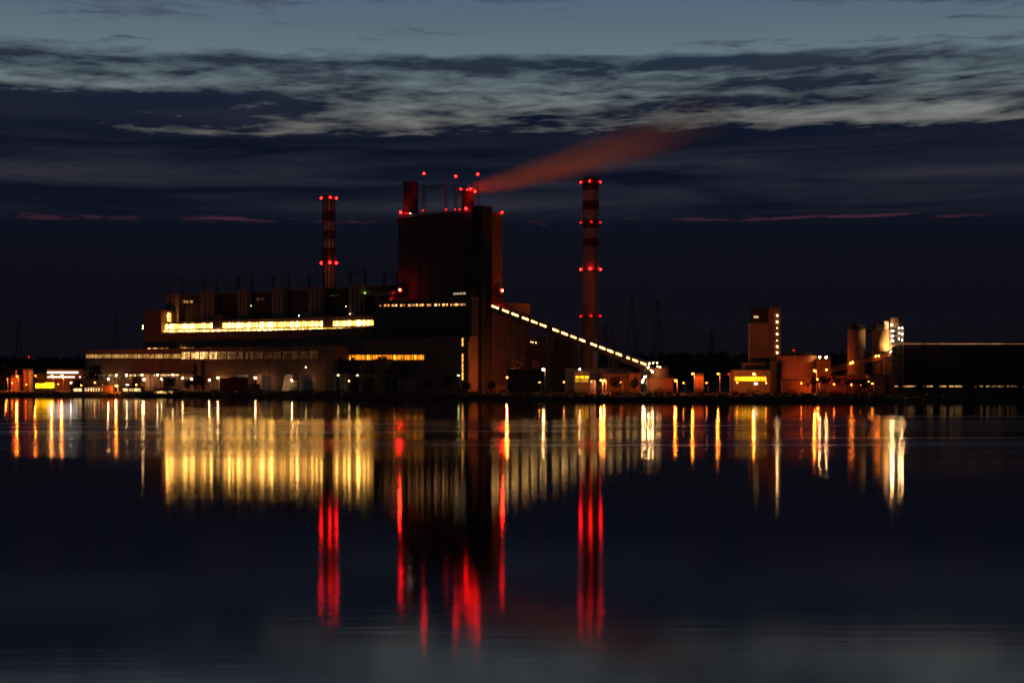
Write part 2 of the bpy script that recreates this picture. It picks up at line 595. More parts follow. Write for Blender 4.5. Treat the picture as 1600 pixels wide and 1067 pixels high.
m, t = newmat('lake_water')
geo = t.n('ShaderNodeNewGeometry').outputs['Position']
x, y, z = t.sep(geo)
ly = t.math('LOGARITHM', t.math('MAXIMUM', y, 5.0), 10.0)           # log distance over the lake
LG = lambda row: (math.log10(EYE * F / (row - HOR)) - 1.0) / 3.0
lyn = t.math('DIVIDE', t.math('SUBTRACT', ly, 1.0), 3.0)
wav = t.noise(t.vec(t.math('MULTIPLY', x, 0.006), t.math('MULTIPLY', ly, 9.0), 0.0), 1.0, 3, 0.5)
lyw = t.math('ADD', lyn, t.math('MULTIPLY', t.math('SUBTRACT', wav, 0.5), 0.006))
rough = t.ramp(lyw, [(0.0, 0.088), (LG(1060), 0.086), (LG(900), 0.078), (LG(760), 0.072), (LG(718), 0.080), (LG(704), 0.13), (LG(696), 0.16),
                     (LG(687), 0.165), (LG(684.5), 0.10), (LG(676), 0.10), (LG(672), 0.15), (LG(658), 0.16), (LG(654), 0.11), (LG(648), 0.085), (LG(630), 0.078), (1.0, 0.078)])
cat = t.noise(t.vec(t.math('MULTIPLY', x, 0.0025), t.math('MULTIPLY', ly, 150.0), 2.0), 1.0, 3, 0.6)   # cat's-paws: thin ruffled lines
cat = t.math('MULTIPLY', t.math('SUBTRACT', cat, 0.56), 1.5, clamp=True)
catw = t.ramp(lyn, [(0.0, 0.03), (LG(800), 0.05), (LG(720), 0.2), (LG(705), 0.8), (LG(680), 1.0), (LG(645), 1.0), (LG(632), 0.25), (1.0, 0.1)])
rough = t.math('ADD', rough, t.math('MULTIPLY', cat, catw))
rip = t.n('ShaderNodeBump')
rip.inputs['Strength'].default_value = 1.0
rip.inputs['Distance'].default_value = 1.0
hn = t.noise(t.vec(t.math('MULTIPLY', x, 0.28), t.math('MULTIPLY', y, 1.0), 0.0), 0.55, 2, 0.5)
t.put(rip.inputs['Height'], t.math('MULTIPLY', hn, 0.004))
gl = t.n('ShaderNodeBsdfAnisotropic')
gl.distribution = 'BECKMANN'
t.put(gl.inputs['Color'], (1, 1, 1, 1))
t.put(gl.inputs['Roughness'], rough)
t.put(gl.inputs['Normal'], rip.outputs[0])
df = t.n('ShaderNodeBsdfDiffuse', i_Color=(0.004, 0.007, 0.013, 1))
fr = t.n('ShaderNodeFresnel', i_IOR=1.333)
mx = t.n('ShaderNodeMixShader')
t.put(mx.inputs[0], fr.outputs[0])
t.put(mx.inputs[1], df.outputs[0])
t.put(mx.inputs[2], gl.outputs[0])
M_WATER = finish(m, t, mx.outputs[0])
wb = MB()
wb.add([(-2600, -300, 0), (2600, -300, 0), (2600, 1300, 0), (-2600, 1300, 0)], [(0, 1, 2, 3)])
setting('water', wb, M_WATER)


def ground_z(px, Y):
    d = Y - shore_y(px)
    if d < 0:
        return -1.5 + 0 * d
    b = 2.2 * min(1, d / 14) + 1.3 * min(1, max(0, d - 14) / 60)
    if Y > 1450:
        b += min(22, (Y - 1450) * 0.03)
    return b


def gz(x, Y):
    return ground_z(800 + x / Y * F, Y)


gb = MB()
cols_ = [-3600, -2000, -1000] + list(range(-500, 2301, 40)) + [2800, 3600, 5200]
offs = [-12, 0, 4, 9, 14, 24, 40, 75, 130, 220, 340, 480, 640, 900, 1400, 2400, 6000, 16000]
grid = []
for pc in cols_:
    row = []
    s = shore_y(max(-400, min(2300, pc)))
    for d in offs:
        Y = s + d + (random.uniform(-1.5, 1.5) if 0 <= d < 20 else 0)
        zz = ground_z(max(-400, min(2300, pc)), s + d) if d > 0 else (0.03 if d == 0 else -1.5)
        if 3 < d < 60:
            zz += random.uniform(-0.25, 0.35)
        row.append((WX(pc, Y), Y, zz))
    grid.append(row)
vs = [p for row in grid for p in row]
nr = len(offs)
fs = [(i * nr + j, (i + 1) * nr + j, (i + 1) * nr + j + 1, i * nr + j + 1) for i in range(len(cols_) - 1) for j in range(nr - 1)]
gb.add(vs, fs, True)
setting('ground', gb, M_GRASS)

# ------------------------------------------------------------------ helpers for buildings


def window(T, parent, px0, px1, d, z0, z1, mat, mull=2, rows=1, name='window', proud=0.12, fr=0.12):
    """lit window on the plane local y = d (panes) with its frame as a sub-part"""
    x0, x1 = PL(px0, d), PL(px1, d)
    mb = MB()
    mb.box(x0, x1, d - proud, d + 0.05, z0, z1)
    wi = T.part(name, mb, mat, parent)
    fb = MB()
    n = mull + 1
    for i in range(n + 1):
        xx = x0 + (x1 - x0) * i / n
        fb.box(xx - fr, xx + fr, d - proud - 0.2, d - proud - 0.004, z0 - fr, z1 + fr)
    for j in range(rows + 1):
        zz = z0 + (z1 - z0) * j / rows
        fb.box(x0 + fr, x1 - fr, d - proud - 0.16, d - proud - 0.008, zz - fr, zz + fr)
    T.part('frame', fb, M_STEEL, wi)
    return wi


def lamp_post(px, py, Y, mat, label, r=0.5, gnd=None, group='yard lamp posts', watts=None):
    """street lamp whose head stands where the sight line meets distance Y"""
    r *= 0.76
    x, z = WX(px, Y), WZ(py, Y)
    g = gz(x, Y) if gnd is None else gnd
    T = Thing('lamp_post', label, 'lamp post', (x, Y, 0), (0, 0, g), group)
    p = MB()
    p.tube((0.9, 0.6, g), (0.9, 0.6, z + 0.5), 0.14, 0.09, 8)
    p.tube((0.9, 0.6, z + 0.5), (0, 0, z + 0.62), 0.07, 0.06, 6)
    T.part('pole', p, M_GALV)
    h = MB()
    h.lathe([(r * 0.5, z + 0.95 * r), (r * 1.02, z + 0.45 * r), (r * 1.05, z + 0.35 * r)], n=12)
    T.part('lamp_hood', h, M_STEEL)
    b = MB()
    b.ball((0, 0, z), r)
    T.part('bulb', b, mat)
    if watts is None:
        watts = (11000 if px < 200 else 7000) if mat in (M_SOD, M_SODX) and r > 0.29 else 0
    if watts:
        ld = bpy.data.lights.new('lamp_light', 'POINT')
        ld.energy = watts
        ld.color = (1, 0.20, 0.025) if mat is M_SODX else (1, 0.16, 0.015)
        ld.shadow_soft_size = 0.25
        lo = bpy.data.objects.new('lamp_light', ld)
        COL.objects.link(lo)
        lo.parent = T.o
        lo.location = (-0.2, -0.2, z - g - r - 0.35)
    return T


def wall_lamp(T, x, y, z, r, mat, name='lamp', parent=None):
    if mat in (M_WARM, M_WARMS, M_SODX):
        r *= 0.76
    b = MB()
    b.ball((x, y, z), r)
    return T.part(name, b, mat, parent)


# ------------------------------------------------------------------ tall boiler house
dS = PD(785, 0)                       # depth of its side wall
xL = PL(622, 0)
zT = PZ(741, 329.5, 0)
T = Thing('boiler_house', 'tall windowless dark boiler house block at the centre of the power station', 'boiler house', PF, (xL / 2, dS / 2, 3.4))
BH = T
b = MB().box(xL, 0, 0, dS, 3.4, zT)
T.part('wall', b, M_DARK)
side = MB().box(0.0, 0.25, 1.0, dS - 0.5, 30, zT - 0.3)
T.part('side_tint', side, surf('reddish_lit_side', (0.08, 0.05, 0.04), rib=1.0, panel=(9, 7)))  # browner tone puts the reddish light on this side into its colour
pb = MB()
for (x0, x1, y0, y1) in ((xL - 0.3, 0.3, -0.3, 0.1), (xL - 0.3, 0.3, dS - 0.1, dS + 0.3), (xL - 0.3, xL + 0.1, 0.1, dS - 0.1), (-0.1, 0.3, 0.1, dS - 0.1)):
    pb.box(x0, x1, y0, y1, zT - 0.6, zT + 0.9)
T.part('parapet', pb, M_STEEL)
rb = MB()
nx = 46
for i in range(nx + 1):
    xx = xL + (0 - xL) * i / nx
    rb.tube((xx, 0.1, zT + 0.9), (xx, 0.1, zT + 2.0), 0.05)
rb.tube((xL, 0.1, zT + 2.0), (0, 0.1, zT + 2.0), 0.06)
rb.tube((xL, 0.1, zT + 1.45), (0, 0.1, zT + 1.45), 0.05)
T.part('railing', rb, M_STEEL)
rib = MB()
for px in (640, 655, 672, 690, 707, 724):
    xx = PL(px, 0)
    rib.box(xx - 0.3, xx + 0.3, -0.14, -0.01, 60, zT - 0.7)
T.part('facade_rib', rib, M_DARK2)
# lamps fixed on the roof edge
for px, py, rr, mt in ((626, 332, 0.75, M_RED), (661, 329, 0.35, M_REDS), (697, 327.5, 0.42, M_REDS), (711, 327.6, 0.3, M_REDS), (718, 327.4, 0.3, M_REDS), (728, 326, 0.75, M_RED)):
    wall_lamp(T, PL(px, -0.8), -0.8, PZ(px, py, -0.8), rr, mt, 'obstruction_lamp')
xx, yy = 0.8, PD(784.5, 0.8)
wall_lamp(T, xx, yy, WZ(332, PY(xx, yy)), 0.6, M_RED, 'obstruction_lamp')
for px in (633, 637):
    wall_lamp(T, PL(px, -0.8), -0.8, PZ(px, 333.6, -0.8), 0.25, M_REDS, 'obstruction_lamp')
wall_lamp(T, PL(641, -0.9), -0.9, PZ(641, 333.8, -0.9), 0.17, M_COOL, 'roof_lamp')
# heavy red flood beacons half way up the two outer edges
for px, py, where in ((624.5, 453, 'f'), (785, 454, 's')):
    if where == 'f':
        x0, y0 = PL(px, -3.0), -3.0
    else:
        x0 = 3.0
        y0 = PD(px, x0)
    z0 = WZ(py, PY(x0, y0))
    wall_lamp(T, x0, y0, z0, 0.52, M_REDX, 'flood_beacon')
    br = MB()
    if where == 'f':
        br.box(x0 - 0.15, x0 + 0.15, y0 + 0.7, 0.0, z0 - 1.1, z0 - 0.8)
    else:
        br.box(0.25, x0 - 0.6, y0 - 0.15, y0 + 0.15, z0 - 1.1, z0 - 0.8)
    T.part('beacon_bracket', br, M_STEEL)
    sh_ = MB()
    c_ = Vector((x0, y0, z0))
    n_ = Vector((0, 1, 0)) if where == 'f' else Vector((-1, 0, 0))
    sh_.tube(c_ + n_ * 0.62, c_ + n_ * 0.75, 1.7, 1.7, 16)
    T.part('added_shield', sh_, M_DARK2)  # added plate, keeps the beacon's red light off the wall behind
# red light strip at the stair head
sx0, sx1 = PL(740, -1.2), PL(753, -1.2)
T.part('red_light_strip', MB().box(sx0, sx1, -1.3, -1.0, PZ(746, 327.4, -1.2), PZ(746, 325.6, -1.2)), pane('red_strip', (1, 0.02, 0.012), 1.5, lo=0.6))

# short chimneys on its roof
for px0, px1, top, dd, lab in ((630, 653.5, 284, 8.0, 'wide short dark chimney without lamps at the left of the boiler house roof'),
                               (721.5, 740.5, 297, 6.0, 'short red chimney with red lamps pouring smoke on the boiler house roof')):
    xc = (PL(px0, dd) + PL(px1, dd)) / 2
    Yc = PY(xc, dd)
    r_ = (px1 - px0) / 2 / F * Yc
    zt = WZ(top, Yc)
    C = Thing('roof_chimney', lab, 'chimney', PF, (xc, dd, zT))
    hh = zt - zT
    bd = bands('roof_chimney_paint', [(0, 'o'), (hh * 0.42, 'p'), (hh * 0.80, 'o')], hh, (0.13, 0.02, 0.018), (0.07, 0.03, 0.027), (0.2, 0.19, 0.18))
    C.part('shaft', MB().lathe([(r_, zT), (r_, zt - 0.3), (r_ * 0.9, zt), (r_ * 0.8, zt), (r_ * 0.78, zt - 2.5)], xc, dd, 32), bd)
    C.part('rim', MB().lathe([(r_ + 0.05, zt - 2.2), (r_ + 0.5, zt - 2.1), (r_ + 0.5, zt - 1.2), (r_ + 0.05, zt - 1.1)], xc, dd, 32, cap=False), M_STEEL)
    if px0 > 700:
        SMOKE_AT = (xc, dd, zt)
        g_ = MB().lathe([(r_ + 0.1, zt - 0.9), (r_ + 2.2, zt - 0.8), (r_ + 2.2, zt - 0.4), (r_ + 0.1, zt - 0.3)], xc, dd, 24, cap=False)
        C.part('gallery', g_, M_STEEL)
        for px, py in ((719.8, 296), (735, 295.5), (742.3, 299.3), (730, 296.5)):
            dl = dd - r_ - 1.2 if px in (735, 730) else dd - 1
            wall_lamp(C, PL(px, dl), dl, WZ(py, PY(PL(px, dl), dl)), 0.7 if px != 730 else 0.4, M_RED, 'obstruction_lamp')

# gantries with masts on the roof: (mast left, mast right), tips and lamp rows
for pa, pbx, ta, tb, beam, la, lb, lab in ((662.5, 697, 273, 269, 290.5, True, False, 'wide roof gantry with hanging insulators and one red lamp, beside the dark chimney'),
                                         (712, 746.5, 277, 274, 296, True, True, 'roof gantry with two red tipped masts straddling the smoking chimney')):
    dd = 2.5 if la and not lb else 3.0
    G = Thing('roof_gantry', lab, 'gantry', PF, ((PL(pa, dd) + PL(pbx, dd)) / 2, dd, zT), 'line gantries on the boiler house roof')
    for px, tip, lamp in ((pa, ta, la), (pbx, tb, lb)):
        xx = PL(px, dd)
        zt = WZ(tip, PY(xx, dd))
        zb = WZ(beam, PY(xx, dd))
        G.part('mast', MB().lattice((xx, dd, zT), (xx, dd, zb), 0.9, 0.6, 8, 0.12).tube((xx, dd, zb), (xx, dd, zt), 0.22, 0.14, 6), M_STEEL)
        if lamp:
            wall_lamp(G, xx, dd, zt + 0.6, 0.66, M_RED, 'obstruction_lamp')
    xa, xb = PL(pa, dd), PL(pbx, dd)
    zb = PZ(pa, beam, dd)
    tr = MB()
    for o_ in (0, -1.8):
        tr.tube((xa - 1, dd, zb + o_), (xb + 1, dd, zb + o_), 0.16)
    n = 9
    for i in range(n):
        p_, q_ = xa + (xb - xa) * i / n, xa + (xb - xa) * (i + 1) / n
        tr.tube((p_, dd, zb - (1.8 if i % 2 else 0)), (q_, dd, zb - (0 if i % 2 else 1.8)), 0.1)
    G.part('beam', tr, M_STEEL)
    for i in range(4):
        xx = xa + (xb - xa) * (0.2 + 0.2 * i)
        ins = MB()
        for s_ in (-0.35, 0.35):
            ins.tube((xx + s_, dd, zb - 1.8), (xx + s_ - 0.8 - 0.5 * (i % 2), dd - 2.5, zb - 5.6), 0.16, 0.16, 6)
        G.part('insulator', ins, M_STEEL)

# lift tower at the corner
xA, xB = PL(737.5, -6.5), None
dA, dB = -6.5, 3.0
xA = PL(738, dA)
xB = PL(752.5, dA)
zTw = PZ(752, 322.5, dA)
dB = PD(769, xB)
T = Thing('lift_tower', 'black slim lift tower standing higher than the boiler house at its right corner', 'lift tower', PF, ((xA + xB) / 2, (dA + dB) / 2, 3.4))
T.part('wall', MB().box(xA, xB, dA, dB, 3.4, zTw), M_DARK2)
T.part('parapet', MB().box(xA - 0.25, xB + 0.25, dA - 0.25, dB + 0.25, zTw + 0.004, zTw + 0.6), M_STEEL)
rl = MB()
for fx in (0.05, 0.5, 0.95):
    for fy in (0.05, 0.95):
        rl.tube((xA + (xB - xA) * fx, dA + (dB - dA) * fy, zTw + 0.6), (xA + (xB - xA) * fx, dA + (dB - dA) * fy, zTw + (3.4 if fx > 0.9 else 1.7)), 0.08)
for fy in (0.05, 0.95):
    rl.tube((xA + (xB - xA) * 0.05, dA + (dB - dA) * fy, zTw + 1.5), (xA + (xB - xA) * 0.95, dA + (dB - dA) * fy, zTw + 1.5), 0.06)
rl.tube((xA + (xB - xA) * 0.95, dA + (dB - dA) * 0.05, zTw + 1.5), (xA + (xB - xA) * 0.95, dA + (dB - dA) * 0.95, zTw + 1.5), 0.06)
T.part('railing', rl, M_STEEL)

# ------------------------------------------------------------------ bunker bay in front of the boiler house
dB1 = -13.0
x0, x1 = PL(583.5, dB1), PL(737, dB1)
zb = PZ(728, 527, dB1)
zt = PZ(700, 468, dB1)
T = Thing('bunker_bay', 'dark bunker bay with one lit window row below the boiler house', 'plant building', PF, ((x0 + x1) / 2, -6, 3.4))
T.part('wall', MB().box(x0, x1, dB1, -0.05, 3.4, zt), M_DARK)
T.part('roof_edge', MB().box(x0 - 0.3, x1 + 0.3, dB1 - 0.3, -0.1, zt + 0.004, zt + 0.8), M_STEEL)
wins = [(592.5, 596.5), (600, 609), (612, 621.5), (625, 634), (637, 644), (644.6, 654), (654.6, 663), (666, 675), (678.5, 687.5), (691, 700.5), (704, 706.3), (708, 718), (718.6, 728.5)]
for a, c in wins:
    window(T, None, a, c, dB1, PZ(a, 479.5 - (a - 592) * 0.012, dB1), PZ(a, 475.8 - (a - 592) * 0.012, dB1), P_ROW, 1 if c - a > 4 else 0)
# control cabin on top with a pale window
T2 = Thing('roof_cabin', 'small dark cabin with one pale lit window on the bunker bay roof', 'cabin', PF, (PL(717, dB1), dB1 + 2, zt + 0.8))
T2.part('wall', MB().box(PL(703, dB1 + 0.5), PL(736, dB1 + 0.5), dB1 + 0.5, dB1 + 6, zt + 0.8, PZ(720, 452, dB1)), M_DARK2)
window(T2, None, 708.5, 728.5, dB1 + 0.5, PZ(718, 460.5, dB1 + 0.5), PZ(718, 457.2, dB1 + 0.5), pane('pale_cabin_glazing', (1, 0.74, 0.42), 0.75, lo=0.5), 3)

# lower workshop in front of it
dW = -20.0
x0, x1 = PL(530, dW), PL(734, dW)
zt = PZ(728, 527.5, dW)
T = Thing('workshop_building', 'brown workshop with a long orange window band left of the lift tower', 'workshop', PF, ((x0 + x1) / 2, -16, 3.4))
T.part('wall', MB().box(x0, x1, dW, dB1 - 0.05, 3.4, zt), M_BROWN)
T.part('roof_edge', MB().box(x0 - 0.3, x1 + 0.3, dW - 0.3, dB1 - 0.1, zt + 0.004, zt + 0.6), M_STEEL)
for i in range(8):
    a = 533.8 + i * 16.25
    window(T, None, a, a + 15.2, dW, PZ(a, 562.3, dW), PZ(a, 554.6, dW), P_ORNG, 5, 1, fr=0.09)
for y0, y1 in ((541, 528), (566, 552.5), (580, 567), (594, 581)):
    window(T, None, 721.8, 724.6, dW, PZ(723, y0, dW), PZ(723, y1, dW), P_SLIT, 0, 2, name='stair_window')
pp = MB()
for px in (731.5, 733):
    pp.tube((PL(px, dW - 0.8), dW - 0.8, 3.4), (PL(px, dW - 0.8), dW - 0.8, zt - 2), 0.25, n=6)
T.part('downpipe', pp, M_GALV)

# annexes in front of the workshop
for a, c, top, dd, mt, lab in ((521, 556, 562.5, -30, M_DARK2, 'dark flat roofed annex left of the lit alcove under the orange windows'),
                               (561.5, 566, 571, -31, M_BROWN, 'thin brown stair shaft between the two dark annexes'),
                               (584, 601, 561, -30, M_BROWN, 'narrow brown annex with roof vents under the orange windows'),
                               (604, 620, 566, -29, M_DARK2, 'dark annex with a sloping side under the right orange windows')):
    x0, x1 = PL(a, dd), PL(c, dd)
    z1 = PZ(a, top, dd)
    A = Thing('annex', lab, 'annex', PF, ((x0 + x1) / 2, dd + 4, 3.4))
    if a == 604:
        A.part('wall', MB().prism([(x0, 3.4), (x1, 3.4), (x1, z1), (x0 + 4.5, z1), (x0, z1 - 6)], dd, dd + 8), mt)
    else:
        A.part('wall', MB().box(x0, x1, dd, dd + 8, 3.4, z1), mt)
    for f_ in ((0.25, 0.7) if c - a > 10 else (0.5,)):
        xx = x0 + (x1 - x0) * f_ + (2 if a == 604 else 0)
        A.part('roof_vent', MB().box(xx - 0.8, xx + 0.8, dd + 2, dd + 4, z1 + 0.004, z1 + 1.6), M_STEEL)
# low pipe rack and green fence panels along the front
T = Thing('pipe_rack', 'low rusty pipe rack with railings in front of the workshop', 'pipe rack', PF, (PL(600, -36), -36, 3.4))
for px in range(522, 616, 10):
    xx = PL(px, -36)
    T.part('post', MB().tube((xx, -36, 3.4), (xx, -36, PZ(px, 586, -36)), 0.18), M_STEEL)
for py in (586, 588.5):
    T.part('pipe', MB().tube((PL(520, -36.3), -36.3, PZ(520, py, -36.3)), (PL(618, -36.3), -36.3, PZ(618, py, -36.3)), 0.28, n=8), M_RUST)
for px0, px1, lab in ((521, 525, 'greenish panel by the white lamp, leftmost on the yard fence'), (530, 536, 'middle greenish panel on the yard fence'), (537, 543, 'right greenish panel on the yard fence')):
    x0, x1 = PL(px0, -34), PL(px1, -34)
    F_ = Thing('switch_cabinet', lab, 'cabinet', PF, ((x0 + x1) / 2, -33.5, 3.4), 'green cabinets')
    F_.part('casing', MB().box(x0, x1, -34, -32.5, 3.4, PZ(px0, 584, -34)), surf('green_paint', (0.20, 0.30, 0.12)))
    F_.part('door', MB().box(x0 + 0.2, x1 - 0.2, -34.1, -34.004, 3.9, PZ(px0, 584.6, -34)), surf('green_paint_light', (0.26, 0.36, 0.16)))
for a, c, lab in ((622, 634, 'grey scaffold frame in front of the workshop wall, left of the bare mast'), (635.5, 648, 'grey scaffold frame in front of the workshop wall, nearer the green lamp')):
    sc_ = MB()
    x0, x1 = PL(a, -33), PL(c, -33)
    zs = [3.4, 6, 8.4, 10.8]
    for i in range(5):
        xx = x0 + (x1 - x0) * i / 4
        for dd in (-33, -31.5):
            sc_.tube((xx, dd, 3.4), (xx, dd, 11.2), 0.1)
    for zz in zs[1:]:
        sc_.tube((x0, -33, zz), (x1, -33, zz), 0.1)
        sc_.box(x0, x1, -32.9, -31.6, zz - 0.3, zz - 0.2)
    single('scaffold', sc_, M_GALV, lab, 'scaffold', PF, ((x0 + x1) / 2, -32, 3.4), 'scaffolds')

# ------------------------------------------------------------------ main hall: strip windows, stair pillars and roof gantries
dH = -10.0
xl, xr = PL(224, dH), PL(584.5, dH)
zEave = PZ(300, 519.5, dH)
T = Thing('turbine_hall', 'long hall with blazing golden window strips left of the boiler house', 'turbine hall', PF, ((xl + xr) / 2, 10, 3.4))
HALL = T
T.part('wall', MB().box(xl, xr, dH, 38, 3.4, zEave), M_BROWN)
# set-back clerestory carrying the bright strips
dC = -5.0
zC = PZ(300, 505.2, dC)
T.part('clerestory', MB().box(PL(252, dC), xr, dC, 37.5, zEave + 0.004, zC + 0.9), M_CONC)
T.part('clerestory_roof', MB().box(PL(250, dC), xr, dC - 1.5, 37.4, zC + 0.95, zC + 1.5), M_ROOF)
# end block at the left
zE = PZ(240, 485.5, dH + 0.5)
T.part('end_block', MB().box(xl + 0.05, PL(252, dH + 0.5), dH + 0.5, 26, zEave + 0.004, zE), M_BROWN)


def strip_rows(a, c, n, y0a, y1a, y0c, y1c, mat, mull=2):
    w_ = (c - a) / n
    for i in range(n):
        p0, p1 = a + i * w_, a + (i + 1) * w_ - 0.9
        f_ = (i + 0.5) / n
        window(T, None, p0, p1, dC, PZ(p0, y1a + (y1c - y1a) * f_, dC), PZ(p0, y0a + (y0c - y0a) * f_, dC), mat, mull, 1, fr=0.10)


strip_rows(251.3, 333, 6, 507.2, 515.0, 505.5, 512.5, P_GOLD)
strip_rows(347.5, 505, 11, 505.0, 513.0, 502.0, 510.2, P_GOLD)
strip_rows(519.6, 585, 4, 501.8, 509.8, 500.3, 508.6, P_GOLD)
# gangway lights under the strip
g_ = 0
pxs = 231.0
while pxs < 568:
    ln = random.uniform(9, 19)
    e = min(568, pxs + ln)
    zz = PZ(pxs, 518.2 - (pxs - 231) * 0.0155, dC - 1.8)
    xx0, xx1 = PL(pxs, dC - 1.8), PL(e - 1.0, dC - 1.8)
    T.part('gangway_light', MB().box(xx0, xx1, dC - 2.0, dC - 1.7, zz - 0.45, zz + 0.45), P_GOLDS)
    pxs = e + 0.6
gr_ = MB()
gr_.tube((PL(228, dH - 0.2), dH - 0.2, zEave + 1.1), (PL(580, dH - 0.2), dH - 0.2, zEave + 1.1), 0.06)
for px in range(228, 580, 6):
    gr_.tube((PL(px, dH - 0.2), dH - 0.2, zEave - 0.2), (PL(px, dH - 0.2), dH - 0.2, zEave + 1.1), 0.05)
T.part('railing', gr_, M_STEEL)
# small block interrupting the strip
for a, c, top in ((332.5, 346.5, 492.5), (505.3, 519, 492.0)):
    T.part('stair_head', MB().box(PL(a, dC - 1), PL(c, dC - 1), dC - 1, dC + 6, zEave + 0.01, PZ(a, top, dC - 1)), M_BROWN)
# low slit windows near the foot of the wall (above the front hall roof)
for a, c in ((231, 236), (239, 245), (247, 250), (252, 256), (258, 263), (287, 296), (299, 304), (315, 319), (324, 331), (334, 340), (347, 360), (376, 379), (400, 421), (440, 452), (454, 462), (463, 478), (479, 492), (494, 499), (509, 512), (520, 533)):
    zz = PZ(a, 544.6 - (a - 231) * 0.008, dH)
    T.part('slit_window', MB().box(PL(a, dH), PL(c, dH), dH - 0.15, dH + 0.05, zz - 0.32, zz + 0.32), P_ROW)
wall_lamp(T, PL(282.5, dH - 1), dH - 1, PZ(282.5, 545, dH - 1), 0.55, M_WARMS, 'wall_lamp')
wall_lamp(T, PL(223.2, dH + 2), dH + 2, PZ(223.2, 509.5, dH + 2), 0.45, M_WARMS, 'wall_lamp')
wall_lamp(T, PL(223.0, dH + 2), dH + 2, PZ(223.0, 513.0, dH + 2), 0.40, M_WARMS, 'wall_lamp')
# glowing bay by the end block
window(T, None, 253, 267, dC + 1.6, PZ(256, 503.2, dC + 1.6), PZ(256, 489.0, dC + 1.6), P_GOLD, 4, 3, name='bay_window')
ba = MB()
for px in (252.5, 260, 268, 276):
    ba.tube((PL(px, dC - 1.6), dC - 1.6, zC + 1.5), (PL(px, dC - 1.6), dC - 1.6, PZ(px, 488.5, dC)), 0.22)
for k in range(5):
    ba.tube((PL(254 + k * 4.5, dC - 1.8), dC - 1.8, zC + 1.6), (PL(258 + k * 4.5, dC - 1.8), dC - 1.8, PZ(258, 489, dC)), 0.14)
ba.box(PL(252, dC - 1.6), PL(279, dC - 1.6), dC - 1.8, dC - 1.4, PZ(256, 488.5, dC), PZ(256, 487.6, dC))
T.part('bay_frame', ba, M_RUST)
wall_lamp(T, PL(262, dC - 2.6), dC - 2.6, PZ(262, 494, dC - 2.6), 0.42, M_SODX, 'bay_lamp')

# boiler bay behind with recessed walls and stair pillars
dR = 9.0
T = Thing('boiler_bay', 'old dark boiler bay with pale stair pillars behind the golden window strips', 'plant building', PF, ((xl + xr) / 2, 30, 3.4))
zr0 = PZ(300, 462.5, dR)
x0, x1 = PL(260, dR), PL(612, dR)
T.part('wall', MB().box(x0, x1, dR, 36.9, zC + 1.55, zr0), M_DARK)
T.part('roof_edge', MB().box(x0 - 0.3, x1 + 0.3, dR - 0.4, 36.95, zr0 + 0.004, zr0 + 0.7), M_STEEL)
for i, (a, c, top) in enumerate(((258, 284, 461), (313, 339, 460), (371, 390, 459.5), (425, 446, 458), (482, 506, 456.5), (545, 568, 455.5))):
    x0, x1 = PL(a, dR - 5), PL(c - 5, dR - 5)
    T.part('stair_pillar', MB().box(x0, x1, dR - 5, dR - 0.05, zC + 1.56, zr0 + 2.0), M_CONC)
    bar = MB()
    for f_ in (0.35, 0.7):
        xx = x0 + (x1 - x0) * f_
        bar.box(xx - 0.25, xx + 0.25, dR - 5.2, dR - 5.004, zC + 2, zr0 + 1.4)
    T.part('pillar_joint', bar, M_DARK2)
for i, (a, c, y0) in enumerate(((285, 289.5, 471.5), (291, 295, 471.6), (297, 301, 471.7), (401, 406, 467.5), (407.5, 413, 467.5))):
    T.part('window', MB().box(PL(a, dR), PL(c, dR), dR - 0.15, dR + 0.05, PZ(a, y0 + 2, dR), PZ(a, y0 - 2, dR)), P_AMBER if i < 3 else P_DIM)
for a in (515, 523):
    T.part('window', MB().box(PL(a, dR), PL(a + 6, dR), dR - 0.15, dR + 0.05, PZ(a, 462.5, dR), PZ(a, 461.5, dR)), pane('green_slit', (0.5, 0.8, 0.1), 0.10))
for px, py, mt in ((467, 493, M_COOL), (540.5, 479, M_WARMS), (546.5, 490.5, M_WARMS), (392.5, 478, M_WARMS)):
    wall_lamp(T, PL(px, dR - 6), dR - 6, PZ(px, py, dR - 6), 0.2, mt, 'wall_lamp')
wall_lamp(T, PL(570.5, dR - 1.2), dR - 1.2, PZ(570.5, 458.5, dR - 1.2), 0.5, glow('green_signal_lamp', (0.35, 0.9, 0.12), 9), 'signal_lamp')
# bridge from the bay to the boiler house, lit red by the beacon
Bz = WZ(457, PY(PL(600, 2), 2))
Brg = Thing('link_bridge', 'flat link bridge lit red by the beacon beside the boiler house', 'bridge', PF, (PL(596, 2), 2, Bz - 4))
Brg.part('deck', MB().box(PL(570, 2), PL(621, 2) - 0.3, -3.2, 7.5, Bz - 2.2, Bz - 0.4), M_CONC)
rl = MB()
for px in range(571, 621, 4):
    rl.tube((PL(px, -3), -3, Bz - 0.4), (PL(px, -3), -3, Bz + 0.8), 0.07)
rl.tube((PL(570, -3), -3, Bz + 0.8), (PL(620.5, -3), -3, Bz + 0.8), 0.08)
Brg.part('railing', rl, M_GALV)
lg = MB()
for px in (576, 598, 616):
    lg.box(PL(px, 2) - 0.6, PL(px, 2) + 0.6, -2.5, 6.5, zC + 1.6, Bz - 2.25)
Brg.part('pier', lg, M_CONC)

